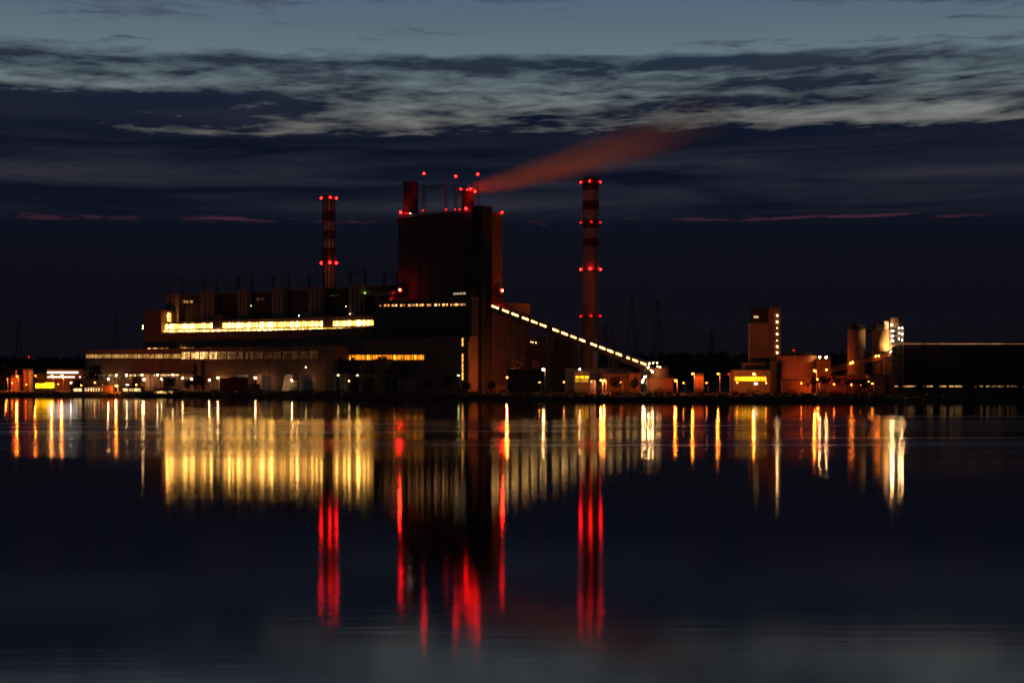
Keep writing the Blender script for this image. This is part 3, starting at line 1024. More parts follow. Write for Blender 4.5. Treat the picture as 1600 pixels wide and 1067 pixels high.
# gantries on the bay roof, one per boiler
GL = [(262.5, 284.5, 435.5, 430), (317.5, 339, 438.5, 432), (372.5, 394.5, 432, 426), (427, 451.5, 430, 425), (482.5, 505.5, 432, 427), (547, 570, 424, 418), (600, 621.5, 428, 424)]
gl_lab = ['thin roof gantry above the first pillar at the far left end of the bay', 'thin roof gantry above the second pillar from the left end', 'thin roof gantry above the third pillar from the left end',
          'thin roof gantry left of the left striped chimney, two pillars away', 'thin roof gantry immediately left of the left striped chimney', 'thin roof gantry immediately right of the left striped chimney',
          'thin roof gantry touching the left edge of the boiler house']
for (pa, pbx, beam, tip), lab in zip(GL, gl_lab):
    dd = 24
    xa, xb = PL(pa, dd), PL(pbx, dd)
    zb = PZ(pa, beam, dd)
    zt_ = PZ(pa, tip, dd)
    G = Thing('line_gantry', lab, 'gantry', PF, ((xa + xb) / 2, dd, zr0), 'line gantries on the boiler bay roof')
    for xx in (xa, xb):
        G.part('mast', MB().lattice((xx, dd, zr0), (xx, dd, zb), 0.75, 0.5, 7, 0.2).tube((xx, dd, zb), (xx, dd, zt_), 0.2), M_STEEL)
    tr = MB()
    for o_ in (0, -1.3):
        tr.tube((xa - 0.6, dd, zb + o_), (xb + 0.6, dd, zb + o_), 0.2)
    for i in range(8):
        p_, q_ = xa + (xb - xa) * i / 8, xa + (xb - xa) * (i + 1) / 8
        tr.tube((p_, dd, zb - (1.3 if i % 2 else 0)), (q_, dd, zb - (0 if i % 2 else 1.3)), 0.08)
    G.part('beam', tr, M_STEEL)
    for i in range(3):
        xx = xa + (xb - xa) * (0.25 + 0.25 * i)
        G.part('insulator', MB().tube((xx, dd, zb - 1.3), (xx - 0.3, dd - 1.0, zb - 4.2), 0.2, n=6), M_STEEL)

# ------------------------------------------------------------------ front hall at the left
dF = -34.0
xl, xr = PL(133, dF), PL(521, dF)
zF = PZ(200, 547.3, dF)
T = Thing('front_hall', 'long low front hall with an amber window band nearest the lake at left', 'hall', PF, ((xl + xr) / 2, -24, 3.4))
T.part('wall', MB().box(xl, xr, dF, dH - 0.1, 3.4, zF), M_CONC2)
T.part('roof_edge', MB().box(xl - 0.4, xr + 0.4, dF - 0.4, dH - 0.2, zF + 0.004, zF + 0.7), M_BROWN)
for i in range(11):
    a = 134.3 + i * 13.55
    window(T, None, a, a + 12.6, dF, PZ(a, 559.3 + 0.06 * i, dF), PZ(a, 553.9 - 0.05 * i, dF), P_AMBER, 2, 2, fr=0.08)
fade = [P_AMBX, P_AMBX, P_AMBX, P_AMBX, pane('half_lit_glazing', (1, 0.5, 0.16), 0.6, lo=0.15, contrast=3), pane('quarter_lit_glazing', (1, 0.46, 0.14), 0.36, lo=0.15, contrast=3)] + [pane('faint_glazing', (0.9, 0.38, 0.12), 0.16, lo=0.1, contrast=3)] * 2 + [P_DIM] * 7
for i in range(15):
    a = 284.0 + i * 14.3
    if a < 500:
        window(T, None, a, a + 12.6, dF, PZ(a, 561.2, dF), PZ(a, 550.0 - 0.12 * i, dF), fade[i], 3, 2, fr=0.08)
# lit inner base behind the canopy (recess with openings)
cz0 = PZ(240, 584, dF)
T.part('canopy', MB().box(PL(187.5, dF - 6), PL(292, dF - 6), dF - 7, dF - 0.05, cz0 - 0.1, cz0 + 0.5), M_STEEL)
for a, c in ((147, 151), (154, 165), (170, 176), (178, 184)):
    window(T, None, a, c, dF, PZ(a, 589.5, dF), PZ(a, 585.0, dF), P_CAB, 1, 1, name='ground_window')
for a, c, lo, hi in ((195, 200, 586, 590), (203, 213, 584.8, 588.5), (216, 227, 584.8, 587.0), (240, 248, 584.8, 588), (250, 281, 584.8, 587.2)):
    window(T, None, a, c, dF, PZ(a, hi, dF), PZ(a, lo, dF), P_CAB, 2, 1, name='ground_window')
col = MB()
for px in range(190, 292, 9):
    col.box(PL(px, dF - 6.6) - 0.2, PL(px, dF - 6.6) + 0.2, dF - 6.8, dF - 6.4, 3.4, cz0 - 0.15)
T.part('canopy_post', col, M_STEEL)
for px in (198, 222, 246, 270):
    wall_lamp(T, PL(px, dF - 4), dF - 4, cz0 - 0.75, 0.36, M_WARM, 'canopy_lamp')

# lit pipework before the hall's left end
T = Thing('pipe_rack', 'lit pipe rack standing before the left end of the front hall', 'pipe rack', PF, (PL(160, dF - 8), dF - 8, 3.4))
for i, px in enumerate(range(138, 189, 7)):
    xx = PL(px, dF - 8)
    T.part('post', MB().box(xx - 0.18, xx + 0.18, dF - 8.2, dF - 7.8, 3.4, PZ(px, 584.8 + (i % 3) * 0.6, dF - 8)), M_STEEL)
for k, (a, c, py) in enumerate(((136, 188, 586.6), (140, 180, 588.4), (146, 188, 591.0))):
    T.part('pipe', MB().tube((PL(a, dF - 8.5), dF - 8.5, PZ(a, py, dF - 8.5)), (PL(c, dF - 8.5), dF - 8.5, PZ(c, py, dF - 8.5)), 0.3, n=8), M_GALV)
for px in (142, 152, 182):
    wall_lamp(T, PL(px, dF - 7.3), dF - 7.3, PZ(px, 585.8, dF - 7.3), 0.28, M_WARM, 'rack_lamp')
for a, c, top, lab in ((206, 216, 588.5, 'dark equipment hut under the middle of the canopy'), (255, 262, 589.5, 'dark equipment hut under the right part of the canopy')):
    x0, x1 = PL(a, dF - 9), PL(c, dF - 9)
    E_ = Thing('equipment_hut', lab, 'hut', PF, ((x0 + x1) / 2, dF - 8, 3.4))
    E_.part('wall', MB().box(x0, x1, dF - 9, dF - 7.2, 3.4, PZ(a, top, dF - 9)), M_DARK)
    E_.part('roof', MB().box(x0 - 0.3, x1 + 0.3, dF - 9.3, dF - 7.0, PZ(a, top, dF - 9) + 0.004, PZ(a, top, dF - 9) + 0.3), M_STEEL)
# transformers, fire walls, containers and lamps in front
k = 0
for px, lab in ((352, 'grey transformer in the yard beside the two dark poplars'), (398, 'grey transformer between two bright lamps at the pale wall'), (462, 'grey transformer by the lit slanted white wall')):
    dd = dF - 14
    xx = PL(px, dd)
    Tt = Thing('transformer', lab, 'transformer', PF, (xx, dd, 3.4), 'yard transformers')
    Tt.part('tank', MB().box(xx - 3, xx + 3, dd - 1.6, dd + 1.6, 4.0, 8.0), M_STEEL)
    ra = MB()
    for i in range(7):
        ra.box(xx - 2.7 + i * 0.85, xx - 2.4 + i * 0.85, dd - 2.8, dd - 1.604, 4.4, 7.4)
    Tt.part('radiator', ra, M_GALV)
    Tt.part('conservator', MB().tube((xx - 2.4, dd + 0.6, 9.3), (xx + 1.2, dd + 0.6, 9.3), 0.6, n=10), M_STEEL)
    for i in (-1, 0, 1):
        Tt.part('bushing', MB().lathe([(0.28, 8.0), (0.2, 8.6), (0.26, 9.0), (0.18, 9.6), (0.2, 10.2), (0.08, 11.2)], xx + i * 1.7, dd - 0.7, 8), M_BROWN)
    Tt.part('plinth', MB().box(xx - 3.4, xx + 3.4, dd - 3, dd + 2, 3.35, 3.99), M_CONC)
for px, lean, lab in ((378, 0, 'pale fire wall left of the middle transformer'), (416, 0, 'bright lit fire wall right of the middle transformer'), (447, 3.0, 'slanted white fire wall in the transformer yard'), (477, 0, 'white fire wall beside the round topped grey tank')):
    dd = dF - 13
    xx = PL(px, dd)
    z1 = PZ(px, 585.5, dd)
    single('fire_wall', MB().add([(xx - 0.3, dd - 4, 3.4), (xx + 0.3, dd - 4, 3.4), (xx + 0.3, dd + 5, 3.4), (xx - 0.3, dd + 5, 3.4), (xx - 0.3, dd - 4 + lean, z1), (xx + 0.3, dd - 4 + lean, z1), (xx + 0.3, dd + 5, z1), (xx - 0.3, dd + 5, z1)],
                                 [(0, 1, 2, 3), (4, 5, 6, 7), (0, 1, 5, 4), (1, 2, 6, 5), (2, 3, 7, 6), (3, 0, 4, 7)]), M_WHITE, lab, 'fire wall', PF, (xx, dd, 3.4), 'yard fire walls')
for a, c, top, lab in ((344, 352, 591, 'small dark red container left of the transformer yard'), (353.5, 358, 590.5, 'narrow dark red container in the row of three'), (359, 383, 589, 'long dark red container in front of the hall wall')):
    dd = dF - 20
    x0, x1 = PL(a, dd), PL(c, dd)
    z1 = PZ(a, top, dd)
    Cn = Thing('container', lab, 'container', PF, ((x0 + x1) / 2, dd, 3.4), 'red containers')
    Cn.part('casing', MB().box(x0, x1, dd, dd + 2.5, 3.6, z1), M_REDP)
    rb = MB()
    n = max(3, int((x1 - x0) / 0.9))
    for i in range(n + 1):
        xx = x0 + (x1 - x0) * i / n
        rb.box(xx - 0.1, xx + 0.1, dd - 0.1, dd - 0.004, 3.6, z1)
    Cn.part('corrugation', rb, M_REDP)
xx = PL(483, dF - 12)
single('storage_tank', MB().lathe([(2.3, 3.4), (2.3, 9.2), (1.9, 10.2), (0.9, 10.8), (0.1, 10.9)], xx, dF - 12, 20), M_GALV, 'round topped grey tank at the right end of the transformer yard', 'tank', PF, (xx, dF - 12, 3.4))
for px, py, rr, mt, dd, lab in ((169, 592, 0.62, M_WARM, -38.5, 'bright white yard lamp left of the canopy'),
                                (225, 592.5, 0.72, M_WARM, -38, 'brightest white yard lamp below the canopy'),
                                (252, 592, 0.42, M_WARM, -38, 'small warm lamp under the right end of the canopy'),
                                (285.5, 590.5, 0.5, M_WARM, -38, 'warm yard lamp beside the right end of the canopy'),
                                (299, 592, 0.5, M_WARM, -54, 'white yard lamp beside the dark poplars'),
                                (327, 594, 0.5, M_WARM, -48, 'low warm lamp left of the first transformer'),
                                (340.5, 590, 0.55, M_WARM, -38, 'bright lamp left of the red containers'),
                                (399, 590, 0.55, M_WARM, -37.5, 'bright lamp lighting the pale hall wall over the middle transformer'),
                                (413.5, 592, 0.45, M_WARM, -38, 'bright lamp at the fire wall right of the middle transformer'),
                                (456, 594, 0.5, M_WARM, -52, 'low lamp beside the slanted white wall'),
                                (474, 592, 0.5, M_WARM, -39, 'bright lamp at the white wall by the round topped tank'),
                                (478, 573.5, 0.5, M_WARMS, -45, 'high round lamp in front of the right end of the front hall'),
                                (528.5, 586, 0.5, M_WARMS, -44, 'pale lamp on a short post at the green cabinet'),
                                (545.5, 595, 0.4, M_WARMS, -46, 'low pinkish lamp between the green lamp and the pale lamp'),
                                (558.5, 586, 0.36, M_GREENL, -46, 'small green lamp at the diagonal brace'),
                                (569.5, 573.5, 0.4, M_WARM, -27.5, 'warm lamp in the alcove under the orange windows'),
                                (716.5, 586.5, 0.42, M_GREENL, -34, 'greenish lamp left of the tall orange stair windows')):
    x_, y_ = PL(px, dd), dd
    Y_ = PY(x_, y_)
    lamp_post(px, py, Y_, mt, lab, rr, gnd=3.4)

# small distribution poles standing before the hall
for px, top, lab, dd in ((195.5, 566.5, 'wooden line pole with a crossarm left of the canopy middle', -62), (251.5, 568, 'wooden line pole with a crossarm near the right end of the canopy', -62),
                         (420, 563, 'thin line pole with crossarms before the middle transformer', -60), (511, 520, 'tall dark mast before the right end of the front hall', -44), (628, 560, 'dark mast with crossarm in front of the workshop wall', -44)):
    x_ = PL(px, dd)
    z1 = PZ(px, top, dd)
    P_ = Thing('line_pole', lab, 'line pole', PF, (x_, dd, 3.4), 'line poles')
    P_.part('pole', MB().tube((x_, dd, 3.4), (x_, dd, z1 + 0.5), 0.2, 0.12, 8), M_BARK)
    P_.part('crossarm', MB().box(x_ - 4.2, x_ + 4.2, dd - 0.15, dd + 0.15, z1 - 0.5, z1 - 0.2), M_BARK)
    for s_ in (-3.8, 0, 3.8):
        P_.part('insulator', MB().tube((x_ + s_, dd, z1 - 0.2), (x_ + s_, dd, z1 + 0.6), 0.16, n=6), M_STEEL)

# ------------------------------------------------------------------ right flank of the boiler house
xq = 1.5
dE = PD(828, xq)
zq = WZ(474, PY(xq, 20))
T = Thing('filter_building', 'brown flank building glowing orange right of the lift tower', 'plant building', PF, (-8, dE / 2 + 4, 3.4))
d0 = dS + 0.1
T.part('wall', MB().box(-26, xq, d0, dE, 3.4, zq), M_BROWN)
T.part('front_wall', MB().box(0.3, xq, dB + 0.2, d0 - 0.05, 3.4, zq), M_BROWN)
T.part('roof_edge', MB().box(-26.3, xq + 0.3, d0 - 0.1, dE + 0.3, zq + 0.004, zq + 0.7), M_STEEL)
pj = MB()
for zz in (16, 30, 43):
    pj.box(xq + 0.01, xq + 0.3, dB + 1, dE - 0.5, zz, zz + 0.6)
T.part('ledge', pj, M_STEEL)
for d_, w_ in ((dB + 4, 3), (dB + 14, 3)):
    pass
# low lit lean-to at its foot
single('lean_to', MB().add([(xq + 0.31, PD(772, xq + 3), 3.4), (xq + 6, PD(772, xq + 3), 3.4), (xq + 6, PD(790, xq + 3), 3.4), (xq + 0.31, PD(790, xq + 3), 3.4), (xq + 0.31, PD(772, xq + 3), 9), (xq + 6, PD(772, xq + 3), 7.5), (xq + 6, PD(790, xq + 3), 7.5), (xq + 0.31, PD(790, xq + 3), 9)],
                           [(0, 1, 2, 3), (4, 5, 6, 7), (0, 1, 5, 4), (1, 2, 6, 5), (2, 3, 7, 6), (3, 0, 4, 7)]), M_CONC2, 'low orange lit lean-to at the foot of the brown flank building', 'shed', PF, (xq + 3, PD(781, xq + 3), 3.4))

# ------------------------------------------------------------------ conveyor gallery
CA = Vector((WX(766, 1052), 1052, WZ(475.5, 1052)))
CB = Vector((WX(1012, 925), 925, WZ(569.0, 925)))
cdir = (CB - CA)
clen = cdir.length
chd = math.atan2(cdir.y, cdir.x)
horiz = math.hypot(cdir.x, cdir.y)
slope = cdir.z / horiz
CFR = (CA.x, CA.y, chd)
uc, us = math.cos(chd), math.sin(chd)


def CS(px):
    """distance along the gallery where column px meets it (its near face)"""
    k = (px - 800) / F
    ox, oy = CA.x + us * 1.9, CA.y - uc * 1.9
    return (k * oy - ox) / (uc - k * us)


T = Thing('conveyor_gallery', 'long sloping conveyor gallery with a dotted line of lit windows', 'conveyor', CFR, (horiz / 2, 0, 4))


def slab(s0, s1, y0, y1, a, b_):
    mb = MB()
    z0 = CA.z + slope * s0
    z1 = CA.z + slope * s1
    return mb.add([(s0, y0, z0 + a), (s1, y0, z1 + a), (s1, y1, z1 + a), (s0, y1, z0 + a), (s0, y0, z0 + b_), (s1, y0, z1 + b_), (s1, y1, z1 + b_), (s0, y1, z0 + b_)],
                  [(0, 1, 2, 3), (4, 5, 6, 7), (0, 1, 5, 4), (1, 2, 6, 5), (2, 3, 7, 6), (3, 0, 4, 7)])


T.part('gallery', slab(-2, horiz, -1.9, 1.9, -3.6, 1.0), M_BROWN)
T.part('roof', slab(-2.2, horiz + 0.2, -2.15, 2.15, 1.004, 1.35), M_STEEL)
tr = MB()
n = 44
for i in range(n):
    s0, s1 = horiz * i / n, horiz * (i + 1) / n
    up, dn = (-1.5, -3.5)
    tr.tube((s0, -1.98, CA.z + slope * s0 + (dn if i % 2 else up)), (s1, -1.98, CA.z + slope * s1 + (up if i % 2 else dn)), 0.09)
T.part('side_truss', tr, M_STEEL)
for a, c in ((769, 779), (785, 794.8), (800, 810), (816, 826), (830.3, 839.6), (844, 853.3), (864, 873.3), (877.5, 887), (891.8, 900.4), (905.2, 914), (923, 932.4), (936.6, 945.6), (949, 958.4), (962.6, 971.4), (979.6, 984), (988.6, 996.8), (1001, 1009.2)):
    T.part('window', slab(CS(a), CS(c), -2.02, -1.85, -0.50, 0.48), P_CONV)
for a, c in ((752.5, 755.5), (759, 762), (765, 767.5)):
    pass
# trestles carrying it: own things
for px, wd, lab in ((804.5, 3.2, 'tall lattice trestle under the top of the sloping conveyor'), (851.5, 2.6, 'lattice trestle under the conveyor left of the white lamp'), (901, 2.4, 'lattice trestle under the conveyor beside the right striped chimney'),
                    (955, 2.0, 'lattice trestle under the middle of the lower conveyor'), (1003, 1.6, 'short lattice trestle near the foot of the sloping conveyor')):
    s_ = CS(px)
    zt_ = CA.z + slope * s_ - 3.65
    single('conveyor_trestle', MB().lattice((s_, 0, 3.2), (s_, 0, zt_), wd, wd * 0.85, max(3, int(zt_ / 5)), 0.26), M_STEEL, lab, 'trestle', CFR, (s_, 0, 3.2), 'conveyor trestles')

# transfer house and tanks at its foot
def tank(px0, px1, top, Y, mt, label, base=3.2, dome=1.0):
    xc = WX((px0 + px1) / 2, Y)
    r_ = (px1 - px0) / 2 / F * Y
    zt_ = WZ(top, Y)
    Tk = Thing('storage_tank', label, 'tank', (xc, Y, 0), (0, 0, base))
    Tk.part('shell', MB().lathe([(r_, base), (r_, zt_ - dome * 0.4), (r_ * 0.97, zt_ - dome * 0.3), (0.2, zt_)], 0, 0, 40), mt)
    rg = MB()
    for i in range(24):
        a = 2 * math.pi * i / 24
        rg.tube((r_ * 0.96 * math.cos(a), r_ * 0.96 * math.sin(a), zt_ - dome * 0.35), (r_ * 0.96 * math.cos(a), r_ * 0.96 * math.sin(a), zt_ + 0.8), 0.05)
        b2 = 2 * math.pi * (i + 1) / 24
        rg.tube((r_ * 0.96 * math.cos(a), r_ * 0.96 * math.sin(a), zt_ + 0.8), (r_ * 0.96 * math.cos(b2), r_ * 0.96 * math.sin(b2), zt_ + 0.8), 0.05)
    Tk.part('railing', rg, M_STEEL)
    for zz in (base + (zt_ - base) * 0.33, base + (zt_ - base) * 0.66):
        Tk.part('hoop', MB().lathe([(r_ + 0.02, zz - 0.1), (r_ + 0.14, zz - 0.08), (r_ + 0.14, zz + 0.08), (r_ + 0.02, zz + 0.1)], 0, 0, 40, cap=False), M_STEEL)
    return Tk


Tk = tank(1015.5, 1045, 574.5, 925, M_RUST, 'brown tank with lamps on its rim at the foot of the conveyor')
for px, py, rr in ((1014.5, 568.5, 0.42), (1020.5, 567, 0.4), (1026.7, 567, 0.4), (1027.5, 572.6, 0.38), (1031.5, 573.6, 0.38), (1013, 574.2, 0.46), (1017, 578.6, 0.4), (1019.5, 581, 0.5)):
    Y_ = 913
    x_, z_ = WX(px, Y_) - WX(1030.25, 925), WZ(py, Y_)
    wall_lamp(Tk, x_, Y_ - 925, z_, rr, M_WARM if rr > 0.41 else M_WARMS, 'rim_lamp')
tank(1012, 1052, 590, 880, M_RUST, 'wide low tank with an orange lit side behind the shore bushes')
tank(1085, 1099.5, 586, 870, M_RUST, 'small upright tank left of the row of orange lamps')
tank(1214, 1276, 554.5, 880, M_RUST, 'huge squat tank with a glowing orange base right of the grey tower', dome=1.5)
tank(1035, 1045, 583, 960, M_GALV, 'small grey tank half hidden behind the wide low tank')

# lamp ladder left of the low tank
Lp = Thing('lamp_mast', 'mast with three white lamps left of the wide low tank', 'lamp mast', (WX(1008, 868), 868, 0), (0, 0, 3.2))
Lp.part('pole', MB().tube((0.9, 0.5, 3.2), (0.9, 0.5, 12.5), 0.12, n=6), M_GALV)
for px, py in ((1007.5, 588.5), (1004.8, 593.2), (1004.3, 597.3)):
    x_ = WX(px, 868) - WX(1008, 868)
    wall_lamp(Lp, x_, 0, WZ(py, 868), 0.42, M_WARM)
    Lp.part('bracket', MB().tube((0.9, 0.5, WZ(py, 868) + 0.5), (x_, 0, WZ(py, 868) + 0.45), 0.06), M_GALV)


# ------------------------------------------------------------------ striped chimneys
def chimney(px, halfw, top, Y, edges_py, label, rings, ribs, pale):
    xc = WX(px, Y)
    r_ = halfw / F * Y
    g = 3.3
    zt_ = WZ(top, Y)
    h = zt_ - g
    C = Thing('striped_chimney', label, 'chimney', (xc, Y, 0), (0, 0, g))
    ed = [(0, 'b')] + [(WZ(p, Y) - g, c) for p, c in edges_py]
    bm = bands('chimney_stripes', ed, h, (0.10, 0.018, 0.016), tuple(0.26 * pale * q for q in (1, 0.73, 0.57)), tuple(0.21 * pale * q for q in (1, 0.7, 0.5)))  # pale brightens stripes and bare shaft in place of orange light
    C.part('shaft', MB().lathe([(r_ * 1.03, g), (r_, g + h * 0.5), (r_, zt_ - 1.0), (r_ * 0.92, zt_ - 0.2), (r_ * 0.8, zt_), (r_ * 0.75, zt_ - 3)], 0, 0, 40), bm)
    if ribs:
        rb_ = MB()
        for i in range(10):
            a = 2 * math.pi * (i + 0.3) / 10
            rb_.tube((r_ * 1.01 * math.cos(a), r_ * 1.01 * math.sin(a), g), (r_ * 1.0 * math.cos(a), r_ * 1.0 * math.sin(a), zt_ - 2), 0.35, n=6)
        C.part('rib', rb_, M_DARK2)
    ld = MB()
    a = R(-62)
    lx, ly_ = math.cos(a), math.sin(a)
    for s_ in (-0.3, 0.3):
        ld.tube((lx * (r_ * 1.04 + 0.4) + s_, ly_ * (r_ * 1.04 + 0.4), g), (lx * (r_ + 0.4) + s_, ly_ * (r_ + 0.4), zt_), 0.07)
    C.part('ladder', ld, M_STEEL)
    for py, angs, rr, mt in rings:
        zz = WZ(py, Y)
        gl_ = MB().lathe([(r_ * 1.0 + 0.02, zz - 1.3), (r_ + 1.0, zz - 1.2), (r_ + 1.0, zz - 0.95), (r_ + 0.02, zz - 0.85)], 0, 0, 32, cap=False)
        for i in range(16):
            a = 2 * math.pi * i / 16
            gl_.tube((math.cos(a) * (r_ + 0.95), math.sin(a) * (r_ + 0.95), zz - 1.0), (math.cos(a) * (r_ + 0.95), math.sin(a) * (r_ + 0.95), zz + 0.1), 0.05)
        C.part('gallery', gl_, M_STEEL)
        for a in angs:
            a = R(a)
            rad = r_ + 1.1
            wall_lamp(C, math.sin(a) * rad, -math.cos(a) * rad, zz, rr, mt, 'obstruction_lamp')
    return C


chimney(922.8, 12.9, 278, 1150, [(387, 'p'), (373, 'o'), (358, 'p'), (344, 'o'), (329, 'p'), (314.5, 'o'), (300, 'p')],
        'tall red and white striped chimney standing behind the sloping conveyor',
        [(285, (-90, -8, 80, 180), 0.5, M_RED), (348, (-90, 2, 78, 180), 0.42, M_REDS), (421, (-95, -4, 85, 180), 0.75, M_RED), (494, (-90, 0, 80, 180), 0.42, M_REDS)], False, 1.15)
chimney(513.8, 9.6, 306, 1290, [(411, 'p'), (389, 'o'), (375, 'p'), (361, 'o'), (347, 'p'), (332, 'o'), (312, 'p')],
        'slimmer ribbed red and white chimney rising behind the old boiler bay',
        [(309.8, (-92, 18, 88, 180), 0.7, M_RED), (411, (-95, 14, 84, 180), 0.85, M_RED)], True, 1.5)

# ------------------------------------------------------------------ sheds and yard between the conveyor and the grey tower
def hall_box(name, px0, px1, top, Y, depth, mt, label, cat, rz=0.0, base=3.2, roof=M_ROOF):
    xc = WX((px0 + px1) / 2, Y)
    hw = (px1 - px0) / 2 / F * Y
    zt_ = WZ(top, Y)
    H = Thing(name, label, cat, (xc, Y, rz), (0, depth / 2, base))
    H.part('wall', MB().box(-hw, hw, 0, depth, base, zt_), mt)
    H.part('roof', MB().box(-hw - 0.3, hw + 0.3, -0.3, depth + 0.3, zt_ + 0.004, zt_ + 0.5), roof)
    H.hw, H.zt, H.Y, H.xc = hw, zt_, Y, xc
    return H


def face_box(H, name, px0, px1, y0, y1, mt, off=0.12, parent=None):
    k = (H.Y - off) / F
    return H.part(name, MB().box((px0 - 800) * k - H.xc, (px1 - 800) * k - H.xc, -off, 0.04, EYE + (HOR - y1) * k, EYE + (HOR - y0) * k), mt, parent)


H = hall_box('long_shed', 884, 990, 575.8, 950, 16, M_GREY, 'long grey shed under the lower conveyor', 'shed')
face_box(H, 'door', 930, 938, 586, 599, M_DARK2)
H = hall_box('garage', 898, 921, 580.5, 925, 12, surf('ochre_plaster', (0.32, 0.18, 0.08)), 'open orange lit garage in front of the long grey shed', 'garage')
for a, c in ((899.5, 905), (906.5, 912), (914, 920)):
    wi = face_box(H, 'window', a, c, 587.5, 590.5, P_YEL)
face_box(H, 'door', 899, 919, 591, 597, pane('garage_glow', (1, 0.45, 0.03), 0.9, lo=0.4))
H = hall_box('pump_house', 944, 984, 584.5, 905, 9, surf('red_brick_plaster', (0.18, 0.075, 0.05), panel=(3, 2)), 'low reddish pump house beside the round dark tree', 'pump house')
for i in range(6):
    face_box(H, 'window', 946 + i * 6.3, 949.5 + i * 6.3, 587, 590, M_GLASS)
H = hall_box('pump_house', 983.5, 1001, 583.2, 900, 9, surf('orange_plaster', (0.28, 0.12, 0.06), panel=(4, 2)), 'orange pump house left of the mast with three lamps', 'pump house')
face_box(H, 'door', 990, 995, 589, 598, M_DARK2)
H = hall_box('kiosk', 922, 931, 593.5, 880, 4, M_WHITE, 'small kiosk with pale lit openings by the lake shore', 'kiosk', base=2.6)
face_box(H, 'window', 923, 925.5, 594.5, 598, P_CAB)
face_box(H, 'window', 927, 929.5, 595.5, 598, P_CAB)
H = hall_box('block_house', 833, 843, 564.5, 1010, 8, M_CONC2, 'small pale block house lit orange right of the brown flank building', 'shed')
H = hall_box('dark_shed', 793, 850, 577.5, 985, 14, M_DARK2, 'dark shed at the foot of the tall conveyor trestle', 'shed')
H = hall_box('dark_shed', 850, 897, 578.5, 965, 14, M_DARK2, 'dark shed left of the open orange garage', 'shed')
for px in (842.5, 880.5):
    pass
# chimney flue block behind the conveyor
H = hall_box('flue_building', 897, 934, 545, 1100, 20, M_CONC, 'concrete flue building at the foot of the right striped chimney', 'plant building')
H.part('duct', MB().box(H.hw - 3, H.hw, -2, -0.05, H.zt - 12, H.zt + 6).box(H.hw - 11, H.hw - 3, -2, -0.05, H.zt + 3, H.zt + 6), M_GALV)
H = hall_box('dark_hall', 828, 897, 528, 1090, 24, M_DARK2, 'dark hall behind the upper conveyor between flank building and chimney', 'plant building')
for a in (829.5, 833, 837.5):
    wall_lamp(H, WX(a, 1089) - H.xc, -0.6, WZ(534 + (a - 829) * 0.2, 1089), 0.18, M_WARMS, 'wall_lamp')

# grey coal tower
Y0 = 905
H = hall_box('coal_tower', 1174, 1201, 505, Y0, 12, M_SILO, 'concrete coal tower with a dark head and a column of lamps', 'tower')
H.part('tower_head', MB().box(WX(1176, Y0) - H.xc, WX(1200.9, Y0) - H.xc, 0.4, 11.5, H.zt + 0.5, WZ(481.5, Y0)), M_DARK2)
H.part('lift_shaft', MB().box(WX(1201, Y0) - H.xc, WX(1209, Y0) - H.xc, -0.6, 12.5, 3.2, WZ(481.5, Y0)), M_CONC2)
H.part('stair_shaft', MB().box(WX(1209.1, Y0) - H.xc, WX(1219.5, Y0) - H.xc, 0.2, 10, 3.2, WZ(480, Y0)), M_BROWN)
H.part('mast', MB().tube((WX(1214, Y0) - H.xc, 4, WZ(480, Y0)), (WX(1214, Y0) - H.xc, 4, WZ(477, Y0)), 0.2), M_STEEL)
H.part('corner_pipe', MB().tube((WX(1171.5, Y0) - H.xc, 1, 3.2), (WX(1171.5, Y0) - H.xc, 1, WZ(507, Y0)), 0.45, n=8).tube((WX(1169.5, Y0) - H.xc, 1, WZ(507, Y0)), (WX(1176, Y0) - H.xc, 1, WZ(507, Y0)), 0.4, n=8), M_GALV)
face_box(H, 'window', 1177.8, 1185, 493.8, 497, P_CAB, off=0.02)
for py in (493, 503, 512.5, 522, 532, 541.5, 551):
    x_ = WX(1214.3, Y0) - H.xc
    wall_lamp(H, x_, -0.15, WZ(py, Y0), 0.42 if py not in (512.5, 532) else 0.18, M_WARMS, 'stair_lamp')
fl = MB()
for zz in (H.zt * 0.35, H.zt * 0.55, H.zt * 0.75):
    fl.box(-H.hw - 0.1, H.hw + 0.02, -0.15, -0.005, zz, zz + 0.4)
H.part('ledge', fl, M_CONC)
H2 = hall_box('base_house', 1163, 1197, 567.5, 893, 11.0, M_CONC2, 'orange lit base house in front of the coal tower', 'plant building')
H3 = hall_box('loading_shed', 1146, 1206, 579, 878, 12, M_CONC, 'low shed with a blazing yellow loading bay under the coal tower', 'shed')
face_box(H3, 'loading_bay', 1147.5, 1197, 588.5, 595.2, P_YEL)  # lit wall of the bay: its light is put into the panel's glow
fb = MB()
for px in range(1148, 1206, 5):
    x_ = WX(px, 877) - H3.xc
    fb.tube((x_, -1.0, 3.2), (x_, -1.0, WZ(582, 877)), 0.12)
for py in (582, 586.5):
    fb.tube((-H3.hw, -1.0, WZ(py, 877)), (H3.hw, -1.0, WZ(py, 877)), 0.1)
H3.part('railing', fb, M_STEEL)
Sg = Thing('lit_sign', 'small square white lit sign below the yellow loading bay', 'sign', (WX(1181, 850), 850, 0), (0, 0, 3))
Sg.part('sign_panel', MB().box(-0.8, 0.8, -0.1, 0.1, WZ(601, 850), WZ(597.8, 850)), P_TUBE)
Sg.part('post', MB().tube((0, 0.2, 2.8), (0, 0.2, WZ(601, 850)), 0.1), M_STEEL)
H = hall_box('dark_tower', 1206.5, 1214, 567, 872, 8, M_DARK2, 'black narrow block between the loading shed and the huge tank', 'plant building')
H = hall_box('pump_tower', 1276.5, 1298, 562.5, 870, 8, M_CONC2, 'small block with two white lamps on its roof right of the huge tank', 'plant building')
